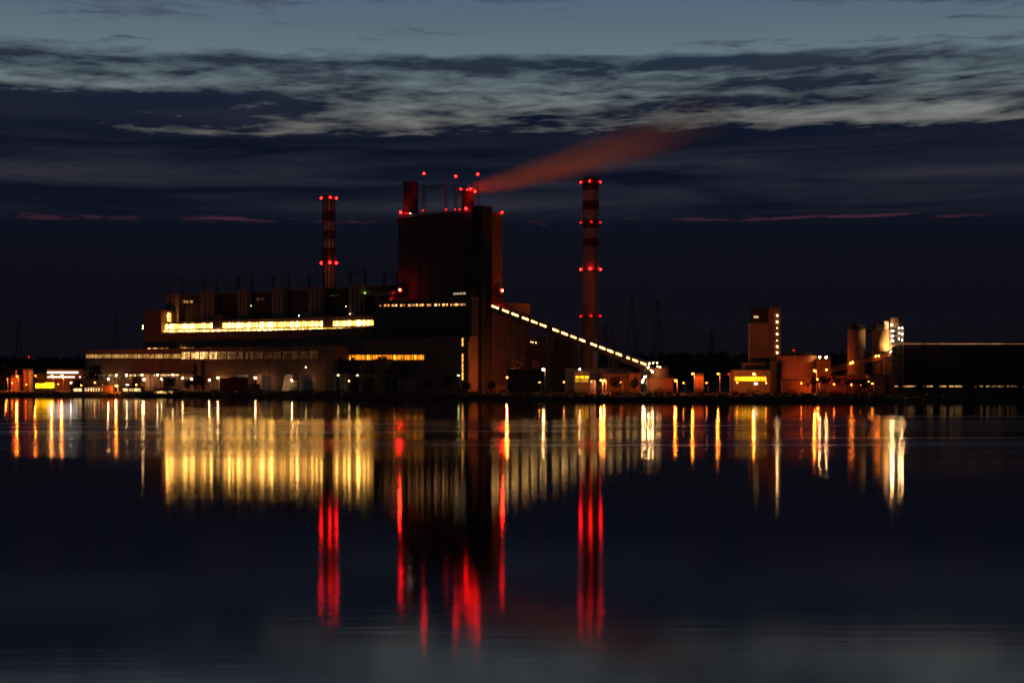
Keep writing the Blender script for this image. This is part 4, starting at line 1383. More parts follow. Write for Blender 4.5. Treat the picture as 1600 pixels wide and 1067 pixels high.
for px in (1281, 1291):
    wall_lamp(H, WX(px, 870) - H.xc, 0.5, WZ(558.2, 870), 0.5, M_WARM, 'roof_lamp')
    H.part('lamp_post', MB().tube((WX(px, 870) - H.xc, 1.2, H.zt + 0.5), (WX(px, 870) - H.xc, 1.2, WZ(556.5, 870)), 0.1), M_STEEL)
rr_ = MB()
for i in range(9):
    x_ = -H.hw + 2 * H.hw * i / 8
    rr_.tube((x_, -0.2, H.zt + 0.5), (x_, -0.2, H.zt + 1.7), 0.06)
rr_.tube((-H.hw, -0.2, H.zt + 1.7), (H.hw, -0.2, H.zt + 1.7), 0.07)
H.part('railing', rr_, M_GALV)
H = hall_box('low_wall', 1222, 1268, 594.5, 848, 2, M_RUST, 'low orange lit wall in front of the huge tank', 'wall')

# silos
for px0, px1, lab in ((1324.5, 1352, 'plain concrete silo standing alone left of the floodlit silo'), (1363, 1391, 'concrete silo floodlit yellow on its right side')):
    Y = 850
    xc = WX((px0 + px1) / 2, Y)
    r_ = (px1 - px0) / 2 / F * Y
    z1 = WZ(516, Y)
    S = Thing('silo', lab, 'silo', (xc, Y, 0), (0, 0, 3.2), 'concrete silos')
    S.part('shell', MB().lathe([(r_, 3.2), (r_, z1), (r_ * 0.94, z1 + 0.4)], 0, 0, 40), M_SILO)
    hd = MB()
    hd.box(-r_ * 0.72, r_ * 0.7, -2, 3, z1 + 0.4, WZ(506, Y))
    hd.box(-r_ * 0.45, r_ * 0.1, -1, 2, WZ(506, Y) + 0.004, WZ(502.5, Y))
    S.part('silo_head', hd, M_DARK2)
    S.part('mast', MB().tube((-r_ * 0.2, 0, WZ(502.5, Y)), (-r_ * 0.2, 0, WZ(498, Y)), 0.12), M_STEEL)
    rg = MB()
    for i in range(20):
        a, b2 = 2 * math.pi * i / 20, 2 * math.pi * (i + 1) / 20
        rg.tube((r_ * math.cos(a), r_ * math.sin(a), z1), (r_ * math.cos(a), r_ * math.sin(a), z1 + 1.2), 0.06)
        rg.tube((r_ * math.cos(a), r_ * math.sin(a), z1 + 1.2), (r_ * math.cos(b2), r_ * math.sin(b2), z1 + 1.2), 0.06)
    S.part('railing', rg, M_STEEL)
    if px0 > 1360:
        S.part('filter_box', MB().box(r_ * 0.2, r_ * 0.68, -r_ * 0.6, -2.2, z1 + 0.5, WZ(502.5, Y)), M_WHITE)
Bq = hall_box('bridge_house', 1352, 1363, 517, 851, 3, M_DARK2, 'thin walkway joining the tops of the two silos', 'walkway', base=WZ(519.5, 851))
# stair tower with lamps by the silo
Y = 846
xs0, xs1 = WX(1391.5, Y), WX(1412, Y)
S = Thing('stair_tower', 'open steel stair tower studded with lamps beside the floodlit silo', 'stair tower', (xs0, Y, 0), (0, 0, 3.2))
wd = xs1 - xs0
fr_ = MB()
zt_ = WZ(510, Y)
for x_ in (0.2, wd * 0.55, wd - 0.2):
    for y_ in (0, 4):
        fr_.tube((x_, y_, 3.2), (x_, y_, zt_), 0.14)
for i, py in enumerate((590, 580, 570, 560, 550, 541, 533, 525, 517, 511)):
    zz = WZ(py, Y)
    fr_.box(0.1, wd - 0.1, -0.1, 4.1, zz - 0.12, zz + 0.05)
    fr_.tube((0.2, 0, zz), (wd - 0.2, 0, zz + 2.4), 0.1)
S.part('frame', fr_, M_STEEL)
S.part('cabin', MB().box(0.1, wd * 0.62, 0.5, 4.2, WZ(509, Y), WZ(496.5, Y)), M_BROWN)
for px, py, rr in ((1393, 507.7, 0.42), (1394.5, 517, 0.4), (1394.5, 525, 0.4), (1394.5, 532, 0.4), (1405, 512.5, 0.22), (1409.5, 513, 0.28), (1405, 521, 0.22), (1409.5, 522, 0.28), (1405, 529.5, 0.22), (1409.5, 531, 0.28)):
    wall_lamp(S, WX(px, Y - 1) - xs0, -1, WZ(py, Y - 1), rr, M_WARM, 'stair_lamp')
wall_lamp(S, WX(1391, Y - 14) - xs0, -14, WZ(549, Y - 14), 0.5, M_WARM, 'flood_lamp')
ld = bpy.data.lights.new('flood_lamp_light', 'SPOT')
ld.energy = 30000
ld.spot_size = R(95)
ld.spot_blend = 0.8
ld.color = (1, 0.58, 0.17)
ld.shadow_soft_size = 0.3
lo = bpy.data.objects.new('flood_lamp_light', ld)
COL.objects.link(lo)
lo.parent = S.o
lo.location = (WX(1397, Y - 4) - xs0, -4, WZ(549, Y - 4) - 3.2)
lo.rotation_euler = Vector((-5, 7, 7)).to_track_quat('-Z', 'Y').to_euler()
S.part('lamp_arm', MB().tube((0.2, 0, WZ(548, Y)), (WX(1391, Y - 14) - xs0, -14, WZ(547.4, Y - 14)), 0.1), M_STEEL)

# second conveyor, rising to the dark store hall
Y0_, Y1_ = 832, 838
A_ = Vector((WX(1284, Y0_), Y0_, WZ(582, Y0_)))
B_ = Vector((WX(1391, Y1_), Y1_, WZ(551.5, Y1_)))
T = Thing('feed_conveyor', 'rusty feed conveyor with three glowing lamps rising to the black store hall', 'conveyor', (A_.x, A_.y, 0), ((B_.x - A_.x) / 2, 0, 3.2))
L_ = B_.x - A_.x
sl = (B_.z - A_.z) / L_
dk = MB()
dk.add([(0, -1.2, A_.z - 1.4), (L_, -1.2, B_.z - 1.4), (L_, 1.2, B_.z - 1.4), (0, 1.2, A_.z - 1.4), (0, -1.2, A_.z - 0.9), (L_, -1.2, B_.z - 0.9), (L_, 1.2, B_.z - 0.9), (0, 1.2, A_.z - 0.9)],
       [(0, 1, 2, 3), (4, 5, 6, 7), (0, 1, 5, 4), (1, 2, 6, 5), (2, 3, 7, 6), (3, 0, 4, 7)])
T.part('deck', dk, M_RUST)
tr = MB()
for i in range(18):
    s0, s1 = L_ * i / 18, L_ * (i + 1) / 18
    for y_ in (-1.3, 1.3):
        tr.tube((s0, y_, A_.z + sl * s0 + 0.9), (s1, y_, A_.z + sl * s1 + 0.9), 0.1)
        tr.tube((s0, y_, A_.z + sl * s0 - 1.2), (s1, y_, A_.z + sl * s1 + 0.9), 0.08)
        tr.tube((s0, y_, A_.z + sl * s0 - 1.2), (s0, y_, A_.z + sl * s0 + 0.9), 0.08)
T.part('side_truss', tr, M_RUST)
T.part('cover', dk.__class__().add([(L_ * 0.02, -1.0, A_.z + 1.0), (L_, -1.0, B_.z + 0.9), (L_, 1.0, B_.z + 0.9), (L_ * 0.02, 1.0, A_.z + 1.0), (L_ * 0.02, 0, A_.z + 1.6), (L_, 0, B_.z + 1.5)],
       [(0, 1, 5, 4), (3, 4, 5, 2), (0, 4, 3), (1, 2, 5)]), M_STEEL)
lg = MB()
for f_ in (0.12, 0.34, 0.56, 0.78, 0.95):
    s_ = L_ * f_
    for d_ in (-1, 1):
        lg.tube((s_ + d_ * 1.3, 0, 3), (s_ + d_ * 0.4, 0, A_.z + sl * s_ - 1.4), 0.16)
T.part('trestle', lg, M_RUST)
for px, py, rr in ((1291.5, 577.5, 0.36), (1329, 567.5, 0.34), (1332.5, 566, 0.34), (1368.5, 556.8, 0.34), (1373, 556, 0.34)):
    wall_lamp(T, WX(px, Y0_ - 2) - A_.x, -2.0, WZ(py, Y0_ - 2), rr, M_SODX)
H = hall_box('loading_house', 1357, 1383, 586.5, 826, 8, M_CONC2, 'pale loading house under the feed conveyor beside the black store hall', 'shed')
T9 = Thing('conveyor_tower', 'rusty steel tower carrying the head of the feed conveyor', 'trestle', (WX(1386, 842), 842, 0), (0, 0, 3.2))
T9.part('frame', MB().lattice((0, 0, 3.2), (0, 0, WZ(549, 842)), 1.7, 1.6, 8, 0.2), M_RUST)
H = hall_box('panel_wall', 1297, 1352, 588, 846, 2, surf('red_brown_wall', (0.22, 0.07, 0.05), panel=(2.5, 4)), 'red brown panel wall behind the bare trees', 'wall')

# black store hall at the right
Y = 862
H = Thing('store_hall', 'huge black store hall with a thin light line along its eave', 'store hall', (WX(1397, Y), Y, 0), (50, 20, 3.2))
x1 = WX(1760, Y) - WX(1397, Y)
zt_ = WZ(535, Y)
H.part('wall', MB().prism([(1.5, 3.0), (x1, 3.0), (x1, zt_ - 0.2), (-1.2, zt_ - 0.2)], 0, 45), M_DARK2)
H.part('roof', MB().prism([(-1.6, zt_ - 0.196), (x1, zt_ - 0.196), (x1, zt_ + 0.5), (-1.6, zt_ + 0.5)], -0.6, 45.5), M_ROOF)
wb_ = WX(1, Y) - WX(0, Y)
i = 0
px = 1394.5
while px < 1700:
    H.part('eave_lamp', MB().box(WX(px, Y) - WX(1397, Y), WX(px + 3.0, Y) - WX(1397, Y), -0.5, -0.15, WZ(538.2, Y), WZ(536.2, Y)), P_EAVE)
    px += 3.7
for a, c in ((1398, 1403), (1410, 1415), (1415.6, 1430), (1431, 1444), (1448, 1457), (1468, 1478), (1483, 1490), (1492, 1497), (1498, 1511), (1522, 1526), (1530, 1535), (1541, 1548), (1550, 1558), (1560, 1569), (1573, 1577), (1580, 1590), (1594, 1599)):
    H.part('plinth_lamp', MB().box(WX(a, Y) - WX(1397, Y), WX(c, Y) - WX(1397, Y), -0.4, -0.1, WZ(604.4, Y), WZ(602.6, Y)), P_PLINTH)
pv = MB()
for i in range(13):
    x_ = 6 + i * 9.0
    pv.box(x_ - 0.3, x_ + 0.3, -0.35, -0.01, 8, zt_ - 1.4)
H.part('buttress', pv, M_DARK2)

# lamp posts on the right bank
for px, py, Y, mt, rr, lab in ((849, 577, 940, M_WARM, 0.72, 'bright white lamp on a tall post under the conveyor'), (905.5, 576.5, 915, M_WARM, 0.42, 'white lamp above the open orange garage'),
                               (939, 594, 880, M_SODX, 0.42, 'left one of two orange lamps beside the kiosk'), (944.2, 594.3, 880, M_SODX, 0.45, 'right one of two orange lamps beside the kiosk'),
                               (1055.5, 594.3, 850, M_SOD, 0.68, 'glaring orange lamp right of the wide low tank'), (1068, 598, 842, M_SOD, 0.3, 'tiny orange lamp between the wide low tank and the small upright tank'), (1104, 598, 846, M_SOD, 0.3, 'tiny orange lamp right of the small upright tank'), (1152, 597.5, 852, M_SOD, 0.32, 'tiny orange lamp at the left foot of the loading shed'), (1197, 598, 850, M_SOD, 0.32, 'tiny orange lamp at the right foot of the loading shed'), (1345, 601, 822, M_SOD, 0.3, 'tiny orange lamp in front of the red brown panel wall'), (970, 597, 880, M_SOD, 0.32, 'tiny orange lamp in front of the reddish pump house'),
                               (1082.3, 583.5, 862, M_SOD, 0.6, 'orange lamp on a post left of the small upright tank'),
                               (1122, 583.8, 865, M_SOD, 0.52, 'orange lamp left of the loading shed'), (1138.3, 584.2, 868, M_REDS, 0.42, 'faint pink lamp between orange lamp and loading shed'),
                               (1178, 584, 860, M_SODX, 0.66, 'yellow lamp above the loading bay'), (1273, 579, 850, M_SOD, 0.66, 'orange lamp at the right edge of the huge tank'),
                               (1277.7, 592.3, 842, M_SOD, 0.5, 'low orange lamp below the right edge of the huge tank'), (1357.5, 596.2, 815, M_SODX, 0.28, 'small lamp left of the loading house door'),
                               (1362.8, 599.0, 812, M_SODX, 0.34, 'small lamp by the loading house door'), (1303, 600, 838, M_SOD, 0.36, 'low orange lamp behind the bare trees, left'), (1330, 601, 838, M_SOD, 0.36, 'low orange lamp behind the bare trees, right'),
                               (1252, 598.5, 838, M_SOD, 0.36, 'low orange lamp at the foot of the huge tank'), (792.5, 589.5, 1028, M_SODX, 0.45, 'low orange lamp at the foot of the brown flank building'),
                               (838.5, 576.5, 1003, M_SODX, 0.3, 'small lamp below the pale block house')):
    lamp_post(px, py, Y, mt, lab, rr, watts=26000 if 'brown flank' in lab else (8000 if lab.startswith('yellow lamp above') else None))
for px, py, Y, lab in ((843, 597, 905, 'tiny orange marker lamp on the dark bank left of the garage'), (881, 597, 890, 'tiny orange marker lamp beside the garage corner'), (1240, 547, 1500, 'far red lamp on the wooded rise above the huge tank'), (45, 557.5, 1560, 'far red lamp on the wooded rise at the left')):
    lamp_post(px, py, Y, M_REDS if py < 560 else M_SODX, lab, 0.22 if py > 560 else 0.6, group=None or 'marker lamps')

# ------------------------------------------------------------------ left bank: silos, sheds, cabins
for px, py, Y, mt, rr, lab in ((26.5, 587.8, 1165, M_SOD, 0.5, 'orange lamp beside the small platform left of the tanks'), (55.3, 587, 1165, M_SOD, 0.52, 'orange lamp right of the tanks'), (81, 586.3, 1150, M_SODX, 0.42, 'left orange lamp in front of the white tube strips'),
                               (96.8, 586.6, 1150, M_SODX, 0.7, 'large orange lamp in front of the white tube strips'), (110.7, 597.5, 1110, M_COOL, 0.45, 'small white lamp between the yellow cabin and the brown hut'), (127, 602.5, 1085, M_SODX, 0.66, 'orange shore lamp, first of three from the left'),
                               (160, 602.5, 1078, M_SODX, 0.76, 'orange shore lamp, middle one of three'), (181.5, 602.5, 1072, M_SODX, 0.66, 'orange shore lamp, right one of three'), (10, 592, 1170, M_SOD, 0.4, 'dim orange lamp behind the bush at the left edge'),
                               (19, 598, 1130, M_SOD, 0.32, 'tiny orange lamp in front of the orange platform house'), (41, 600.5, 1128, M_SOD, 0.32, 'tiny orange lamp below the tank pair'), (91, 600, 1120, M_SOD, 0.32, 'tiny orange lamp just right of the yellow cabin'),
                               (119, 598.5, 1105, M_SOD, 0.32, 'tiny orange lamp between the small white lamp and the first shore lamp'), (148, 597.5, 1100, M_SODX, 0.3, 'tiny amber lamp above the long shore hut'), (213, 601, 1085, M_SODX, 0.3, 'tiny amber lamp above the reddish roofed hut')):
    lamp_post(px, py, Y, mt, lab, rr)
for a, c, top, lab, mt in ((36, 44, 578, 'left rusty tank of the pair beside the yellow cabin', M_RUST), (44.2, 52, 577.5, 'right grey tank of the pair beside the yellow cabin', M_GALV)):
    tank(a, c, top, 1185, mt, lab)
H = hall_box('platform_house', 17, 30, 587, 1180, 6, M_CONC2, 'small orange lit platform house left of the tank pair', 'shed')
H.part('column', MB().box(WX(24.5, 1180) - H.xc, WX(27, 1180) - H.xc, -0.8, -0.05, 3.2, WZ(578, 1180)), M_CONC2)
H = hall_box('tube_hall', 73, 128, 577.5, 1190, 20, M_BROWN, 'dark hall with two white tube light strips at the left', 'hall')
for i in range(6):
    face_box(H, 'tube_light', 74 + i * 8, 81.9 + i * 8, 580.6, 583.2, P_TUBE)
for a, c in ((74, 82), (82.2, 90), (90.2, 98), (98.2, 106), (106.2, 112), (112.4, 116.6), (124, 126)):
    face_box(H, 'tube_light', a, c, 588.1, 589.8, P_TUBE)
H = hall_box('yellow_cabin', 55, 85, 597, 1110, 6, M_YELP, 'glowing yellow cabin at the lake shore left', 'cabin', base=2.6)
for a, c in ((55.6, 60), (60.4, 64.5), (65, 70), (70.4, 75), (75.4, 80), (80.4, 84.6)):
    face_box(H, 'lit_panel', a, c, 597.6 if a > 70 else 599, 606.2, P_YEL)  # light on the cabin front is put into these glowing panels
H.part('roof_step', MB().box(WX(71, 1110) - H.xc, H.hw, 0.2, 5, H.zt + 0.51, H.zt + 1.0), M_YELP)
for a, c, top, wins, lab, mt, Y in ((110, 130, 603.5, ((114.5, 120.5), (121, 127.5)), 'brown shore hut with two wide lit windows under the first orange lamp', M_BROWN, 1082),
                                    (130.6, 176, 602.6, ((132, 135.5), (137, 139.5), (141.5, 144), (145.3, 147.5), (149.4, 152), (154, 155.5), (159, 160)), 'long shore hut with a row of narrow lit windows', M_BROWN, 1076),
                                    (191, 221, 604.5, ((192, 200), (202, 208), (209.5, 215.5), (216.5, 220)), 'shore hut with a reddish roof and pale lit windows', M_REDP, 1062),
                                    (240, 276, 608.5, ((241.2, 243.5), (245, 248.5), (249.5, 255), (256, 260.5), (262, 266), (266.5, 271)), 'lowest shore hut with amber windows right of the reddish hut', M_CONC, 1040)):
    H = hall_box('shore_hut', a, c, top, Y, 6, mt, lab, 'hut', base=1.8)
    for p, q in wins:
        face_box(H, 'window', p, q, max(top + 1.4, 606.8 - (1 if a == 130.6 else 0)) if a < 240 else 611.2, 611.2 if a < 240 else 614.6, P_CAB if a != 240 else P_AMBX)
H = hall_box('lit_sign', 196.5, 201.5, 600.2, 1060, 0.3, M_STEEL, 'short white lit board above the reddish shore hut', 'sign', base=WZ(604, 1060))
face_box(H, 'sign_panel', 196.7, 201.3, 600.4, 601.9, P_TUBE)
H.part('post', MB().tube((0, 0.15, 2), (0, 0.15, WZ(604, 1060)), 0.1), M_STEEL)

# ------------------------------------------------------------------ lattice pylons
def pylon(px, top, Y, w_, arms, label, r_=0.22):
    xc = WX(px, Y)
    g = gz(xc, Y)
    zt_ = WZ(top, Y)
    P_ = Thing('pylon', label, 'pylon', (xc, Y, R(12)), (0, 0, g), 'power line pylons')
    P_.part('tower', MB().lattice((0, 0, g), (0, 0, zt_), w_, 0.6, 11, r_), M_STEEL)
    for py, half in arms:
        zz = WZ(py, Y)
        ar = MB()
        ar.tube((-half, 0, zz), (half, 0, zz), r_ * 0.8)
        ar.tube((-half, 0, zz), (0, 0, zz + 2.4), r_ * 0.6)
        ar.tube((half, 0, zz), (0, 0, zz + 2.4), r_ * 0.6)
        P_.part('crossarm', ar, M_STEEL)
        for s_ in (-half, -half * 0.55, half * 0.55, half):
            P_.part('insulator', MB().tube((s_, 0, zz), (s_, 0, zz - 2.6), r_ * 0.8, n=6), M_STEEL)


pylon(29, 503, 1420, 4.0, ((507, 10), (526, 17), (538, 20)), 'pylon with three long crossarms at the far left', 0.3)
pylon(182, 496, 1420, 4.0, ((505, 5), (522, 11)), 'slim pylon left of the long hall', 0.3)
pylon(987, 465, 1250, 5.5, ((482, 9), (500, 11), (518, 9)), 'tallest pylon right of the striped chimney', 0.17)
pylon(1028, 468, 1330, 5.0, ((487, 10), (503, 11), (518, 10)), 'pylon with three even crossarms over the tank at the conveyor foot', 0.17)
pylon(946, 506, 1180, 4.0, ((515, 8), (528, 9)), 'pylon close beside the right striped chimney', 0.24)
pylon(956, 520, 1000, 3.6, ((530, 7), (545, 8)), 'short near pylon before the long grey shed', 0.2)
pylon(1112, 516, 1500, 3.6, ((520, 8), (530, 10)), 'faint far pylon over the dark wood', 0.25)

# ------------------------------------------------------------------ vegetation
def leaf_quads(mb, c, r, n, size, rng, sq=1.0):
    for _ in range(n):
        a, b2 = rng.uniform(0, 2 * math.pi), rng.uniform(-1, 1)
        rr = r * (rng.random() ** 0.45)
        s = math.sqrt(1 - b2 * b2)
        p = Vector((c[0] + rr * s * math.cos(a), c[1] + rr * s * math.sin(a), c[2] + rr * b2 * sq))
        u = Vector((rng.uniform(-1, 1), rng.uniform(-1, 1), rng.uniform(-1, 1))).normalized()
        v = u.cross(Vector((rng.uniform(-1, 1), rng.uniform(-1, 1), rng.uniform(-1, 1)))).normalized()
        k = size * rng.uniform(0.6, 1.3)
        mb.add([p - u * k, p + v * k * 0.6, p + u * k, p - v * k * 0.6], [(0, 1, 2, 3)])


def make_tree(name, label, kind, h, wd, seed, group):
    rng = random.Random(seed)
    T = Thing(name, label, 'tree', group=group)
    tk = MB()
    cr = MB()
    if kind == 'broad':
        tk.tube((0, 0, -0.3), (0.1, 0, h * 0.55), h * 0.028, h * 0.014, 7)
        for i in range(7):
            a = i * 2.4
            z0 = h * (0.25 + 0.05 * i)
            q = (math.cos(a) * wd * 0.6, math.sin(a) * wd * 0.6, z0 + h * 0.25)
            tk.tube((0.05, 0, z0), q, h * 0.010, h * 0.004, 5)
            leaf_quads(cr, q, wd * 0.5, 120, h * 0.028, rng, 0.8)
        for i in range(9):
            q = (rng.uniform(-0.5, 0.5) * wd, rng.uniform(-0.5, 0.5) * wd, h * rng.uniform(0.35, 0.88))
            leaf_quads(cr, q, wd * rng.uniform(0.25, 0.45), 90, h * 0.028, rng, 0.8)
        leaf_quads(cr, (0, 0, h * 0.86), wd * 0.35, 90, h * 0.026, rng)
        mt = M_LEAF
    elif kind == 'poplar':
        tk.tube((0, 0, -0.3), (0, 0, h * 0.9), h * 0.02, h * 0.005, 7)
        for i in range(22):
            z0 = h * (0.12 + 0.84 * i / 21)
            rr = wd * (math.sin(math.pi * (0.12 + 0.85 * i / 21)) ** 0.7) * rng.uniform(0.7, 1.1)
            leaf_quads(cr, (rng.uniform(-0.2, 0.2) * wd, rng.uniform(-0.2, 0.2) * wd, z0), rr, 60, h * 0.018, rng, 1.2)
        mt = M_LEAF
    elif kind == 'bare':
        def branch(p, d, ln, r_, lv):
            q = p + d * ln
            tk.tube(p, q, r_, r_ * 0.6, 5)
            if lv:
                for _ in range(3 if lv > 1 else 4):
                    nd = (d + Vector((rng.uniform(-0.7, 0.7), rng.uniform(-0.7, 0.7), rng.uniform(-0.1, 0.5)))).normalized()
                    branch(p.lerp(q, rng.uniform(0.5, 1.0)), nd, ln * rng.uniform(0.55, 0.8), r_ * 0.55, lv - 1)
            else:
                leaf_quads(cr, q, ln * 0.5, 7, h * 0.02, rng)
        branch(Vector((0, 0, -0.3)), Vector((0, 0, 1)), h * 0.38, h * 0.022, 4)
        mt = M_LEAF
    else:  # bush
        for i in range(5):
            a = rng.uniform(0, 6.28)
            tk.tube((0, 0, -0.3), (math.cos(a) * wd * 0.4, math.sin(a) * wd * 0.4, h * 0.6), h * 0.02, h * 0.008, 5)
        for i in range(9):
            q = (rng.uniform(-0.7, 0.7) * wd, rng.uniform(-0.7, 0.7) * wd, h * rng.uniform(0.2, 0.7))
            leaf_quads(cr, q, wd * rng.uniform(0.3, 0.5), 60, h * 0.06, rng, 0.7)
        mt = M_LEAF
    T.part('trunk' if kind != 'bush' else 'stem', tk, M_BARK)
    T.part('crown', cr, mt)
    return T.o


protos = {}
hts = {'broad': 10.0, 'poplar': 14.0, 'bare': 9.0, 'bush': 4.0}
wds = {'broad': 3.6, 'poplar': 1.7, 'bare': 3.0, 'bush': 3.0}


def plant(kind, px, Y, h, label, name, group, seed=0):
    key = (kind, seed)
    x_ = WX(px, Y)
    loc = (x_, Y, gz(x_, Y) - 0.2)
    if key not in protos:
        o = make_tree(name, label, kind, hts[kind], wds[kind], 11 + seed * 7 + len(kind), group)
        protos[key] = o
        o.location = loc
        s_ = h / hts[kind]
        o.scale = (s_, s_, s_)
        o.rotation_euler = (0, 0, px * 0.37)
        return o
    return copy_thing(protos[key], loc, px * 0.37, label, h / hts[kind])


def htop(px, top, Y):
    return max(1.5, WZ(top, Y) - gz(WX(px, Y), Y) + 0.2)


for px, top, Y, kind, lab in ((147, 567, 1140, 'broad', 'leafy tree against the left end of the front hall wall'), (122, 590, 1100, 'broad', 'small dark tree between the brown hut and the yellow cabin'), (267, 589, 1050, 'broad', 'round dark tree below the canopy right end'),
                              (305, 566, 1095, 'poplar', 'left dark poplar in front of the front hall'), (317, 563, 1095, 'poplar', 'right dark poplar in front of the front hall'), (311, 585, 1060, 'broad', 'dark tree at the foot of the two poplars'), (294, 590, 1050, 'broad', 'dark tree left of the two poplars'),
                              (64, 580, 1160, 'broad', 'greenish tree behind the yellow cabin'), (6, 567, 1140, 'broad', 'large reddish lit tree at the left edge'), (-8, 575, 1130, 'broad', 'tree cut by the left edge of the view'),
                              (962, 587, 868, 'broad', 'round dark tree in front of the reddish pump house'), (992, 590, 866, 'broad', 'small dark tree in front of the orange pump house'), (1352, 588, 805, 'broad', 'dark leafy tree left of the loading house'),
                              (700, 584, 985, 'broad', 'dim tree in front of the workshop wall left of the green lamp'), (730, 596, 940, 'broad', 'dark tree below the lift tower'), (768, 594, 930, 'broad', 'dark tree right of the lift tower foot'), (577, 594, 985, 'broad', 'dark tree under the alcove lamp'),
                              (668, 593, 975, 'broad', 'dark tree right of the scaffolds')):
    plant(kind, px, Y, htop(px, top, Y), lab, 'tree', 'trees along the shore', 0 if kind != 'broad' else int(px) % 2)
BT = [(1268, 588), (1279, 583), (1288, 586), (1297, 582), (1306, 587), (1315, 584), (1324, 589), (1334, 586), (1343, 590), (1262, 594)]
bl = ['bare tree in front of the right edge of the huge tank', 'bare tree at the low orange lamp beside the huge tank', 'bare tree under the lower end of the feed conveyor', 'tallest bare tree under the feed conveyor', 'bare tree between the feed conveyor trestles, left', 'bare tree between the feed conveyor trestles, middle',
      'bare tree below the lone plain silo, left', 'bare tree below the lone plain silo, right', 'bare tree next to the dark leafy tree by the loading house', 'small bare tree at the foot of the huge tank']
for (px, top), lab in zip(BT, bl):
    Y = 806 + (px * 7) % 17
    plant('bare', px, Y, htop(px, top, Y), lab, 'bare_tree', 'bare trees by the feed conveyor', int(px) % 2)

# shoreline scrub and reeds: nobody could count them
rng = random.Random(5)
sb = MB()
for px in range(-60, 1720, 4):
    Ys = shore_y(px)
    tall = 2.6 if 330 < px < 1420 else 1.2
    if px > 1420:
        tall = 2.0
    if px < 280:
        tall = 0.9
    for _ in range(3):
        Y = Ys + rng.uniform(2, 34)
        p_ = px + rng.uniform(-3, 3)
        x_ = WX(p_, Y)
        hh = tall * rng.uniform(0.5, 1.35) * (0.7 + 0.6 * math.sin(px * 0.05) ** 2)
        leaf_quads(sb, (x_, Y, ground_z(p_, Y) + hh * 0.45), hh * 0.75, 26, 0.34, rng, 0.75)
setting('shore_scrub', sb, M_LEAF, 'stuff')
rb_ = MB()
for _ in range(5200):
    p_ = rng.uniform(-60, 1700)
    Y = shore_y(p_) + rng.uniform(-1.0, 6.0)
    x_ = WX(p_, Y)
    g = max(-0.1, ground_z(p_, Y) if Y > shore_y(p_) else -0.1)
    hh = rng.uniform(0.7, 1.9)
    lx = rng.uniform(-0.3, 0.3)
    rb_.add([(x_ - 0.06, Y, g), (x_ + 0.06, Y, g), (x_ + lx, Y + rng.uniform(-0.2, 0.2), g + hh)], [(0, 1, 2)])
setting('reeds', rb_, M_REED, 'stuff')

# far wood behind the plant reads as one mass
fw = MB()
for _ in range(2300):
    p_ = rng.uniform(-350, 2000)
    Y = rng.uniform(1480, 2150)
    if 200 < p_ < 780 and rng.random() < 0.7:
        continue
    x_ = WX(p_, Y)
    g = ground_z(p_, Y)
    h = rng.uniform(17, 20.5) * (1.1 if p_ > 900 else 0.9)
    fw.tube((x_, Y, g - 0.5), (x_, Y, g + h * 0.8), 0.35, 0.1, 4)
    for k in range(6):
        f_ = 0.3 + 0.7 * k / 5
        leaf_quads(fw, (x_ + rng.uniform(-1, 1), Y + rng.uniform(-1, 1), g + h * f_), (1.35 - f_) * h * 0.26 + 1.2, 11, 1.6, rng, 0.9)
setting('far_wood', fw, M_PINE, 'stuff')

# ------------------------------------------------------------------ smoke from the roof chimney
cP, sP = math.cos(PRZ), math.sin(PRZ)
SM = Vector((PC[0] + SMOKE_AT[0] * cP - SMOKE_AT[1] * sP, PC[1] + SMOKE_AT[0] * sP + SMOKE_AT[1] * cP, SMOKE_AT[2]))
END = Vector((WX(1165, 1050), 1050, WZ(158, 1050)))
axis = END - SM
Ls = axis.length
m, t = newmat('smoke')
co = t.n('ShaderNodeTexCoord').outputs['Object']
x, y, z = t.sep(co)                                   # x along the plume, y/z across
xn = t.math('DIVIDE', x, Ls)
wv = t.noise(t.vec(t.math('MULTIPLY', x, 0.02), 0.0, 0.0), 1.0, 2, 0.5)
zc = t.math('SUBTRACT', z, t.math('ADD', t.math('MULTIPLY', t.math('SUBTRACT', wv, 0.5), 3.0), t.math('MULTIPLY', t.math('MULTIPLY', xn, t.math('SUBTRACT', 1.0, xn)), -15.0)))
rad = t.math('ADD', 3.4, t.math('MULTIPLY', t.math('POWER', t.math('MAXIMUM', xn, 0.0), 0.65), 18.0))
rr = t.math('DIVIDE', t.math('SQRT', t.math('ADD', t.math('MULTIPLY', y, y), t.math('MULTIPLY', zc, zc))), rad)
fall = t.math('SUBTRACT', 1.0, t.n('ShaderNodeMapRange', interpolation_type='SMOOTHSTEP', i_0=rr, i_1=0.02, i_2=1.0).outputs[0])
ends = t.ramp(xn, [(0.0, 0.0), (0.008, 1.0), (0.25, 0.70), (0.55, 0.46), (0.8, 0.27), (1.0, 0.0)])
nz = t.noise(t.vec(t.math('MULTIPLY', x, 0.028), t.math('MULTIPLY', y, 0.11), t.math('MULTIPLY', z, 0.11)), 1.0, 5, 0.6)
dn = t.math('MULTIPLY', t.math('MULTIPLY', fall, ends), t.n('ShaderNodeMapRange', i_0=nz, i_1=0.30, i_2=0.70, i_3=0.35, i_4=1.55).outputs[0])
pv_ = t.n('ShaderNodeVolumePrincipled')
pv_.inputs['Color'].default_value = (0.86, 0.74, 0.66, 1)
t.put(pv_.inputs['Density'], t.math('MULTIPLY', dn, 0.14))
out = t.n('ShaderNodeOutputMaterial')
t.put(out.inputs['Volume'], pv_.outputs[0])
pm = MB()
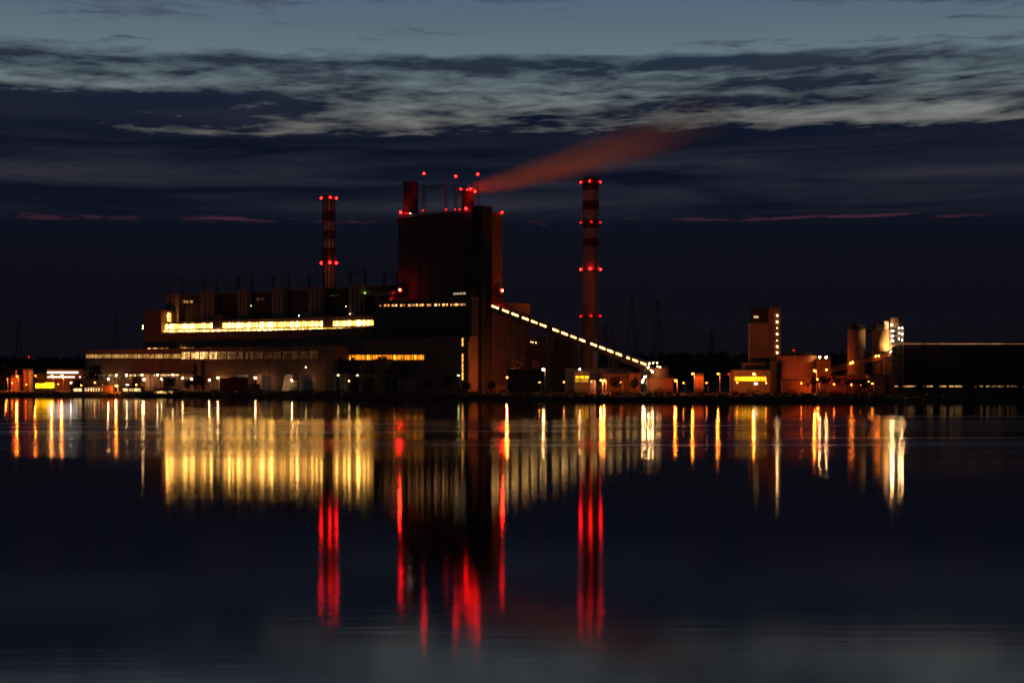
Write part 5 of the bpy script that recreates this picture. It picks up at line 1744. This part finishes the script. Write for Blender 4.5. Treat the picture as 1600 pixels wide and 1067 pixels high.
pm.lathe([(3.6, 0.0), (9.0, Ls * 0.08), (15.5, Ls * 0.3), (20, Ls * 0.6), (24, Ls), ], 0, 0, 24)
me = pm.mesh('smoke', m)
me.transform(Matrix.Rotation(R(90), 4, 'Y'))          # lathe axis z -> x
sm = bpy.data.objects.new('smoke', me)
COL.objects.link(sm)
sm.location = SM
sm.rotation_euler = axis.to_track_quat('X', 'Z').to_euler()
sm['kind'] = 'stuff'
sm['label'] = 'red lit smoke plume drifting right from the boiler house chimney'

# added fill lights that tint the smoke and the two striped chimneys
def fill_light(loc, target, watts, col, angle, label, r_=0.5):
    T = Thing('fill_light', label, 'fill_light', (loc[0], loc[1], 0), (0, 0, loc[2] - 1.2), 'added fill lights')
    T.part('stand', MB().tube((0, 0, loc[2] - 1.2), (0, 0, loc[2] - 0.4), 0.12), M_STEEL)
    d = (Vector(target) - Vector(loc)).normalized()
    T.part('housing', MB().tube(Vector((0, 0, loc[2])) - d * 0.6, Vector((0, 0, loc[2])), 0.35, 0.5, 12), M_STEEL)
    ld = bpy.data.lights.new('fill_lamp', 'SPOT')
    ld.energy = watts
    ld.color = col
    ld.spot_size = angle
    ld.spot_blend = 1.0
    ld.shadow_soft_size = 0.4
    lo = bpy.data.objects.new('fill_lamp', ld)
    COL.objects.link(lo)
    lo.parent = T.o
    lo.location = (d.x * 0.6, d.y * 0.6, 1.2 + d.z * 0.6)
    lo.rotation_euler = d.to_track_quat('-Z', 'Y').to_euler()


mid = SM + axis * 0.36
fill_light((WX(927, 1103), 1103.0, WZ(545, 1100) + 1.9), SM + axis * 0.25, 2.6e5, (1, 0.19, 0.0), R(104), 'added orange floodlight on the flue building roof at the foot of the right striped chimney')
fill_light((PC[0] + PL(525, 30) * cP - 30 * sP, PC[1] + PL(525, 30) * sP + 30 * cP, zr0 + 2.2), (WX(513.8, 1290), 1285, WZ(400, 1290)), 4.5e4, (1, 0.16, 0.02), R(40), 'added orange floodlight on the boiler bay roof at the foot of the left striped chimney')
fill_light((WX(912, 1103), 1103.0, WZ(545, 1100) + 1.9), (WX(922.8, 1150), 1146, WZ(440, 1150)), 5e3, (1, 0.13, 0.01), R(46), 'small added orange floodlight washing the shaft of the right striped chimney')
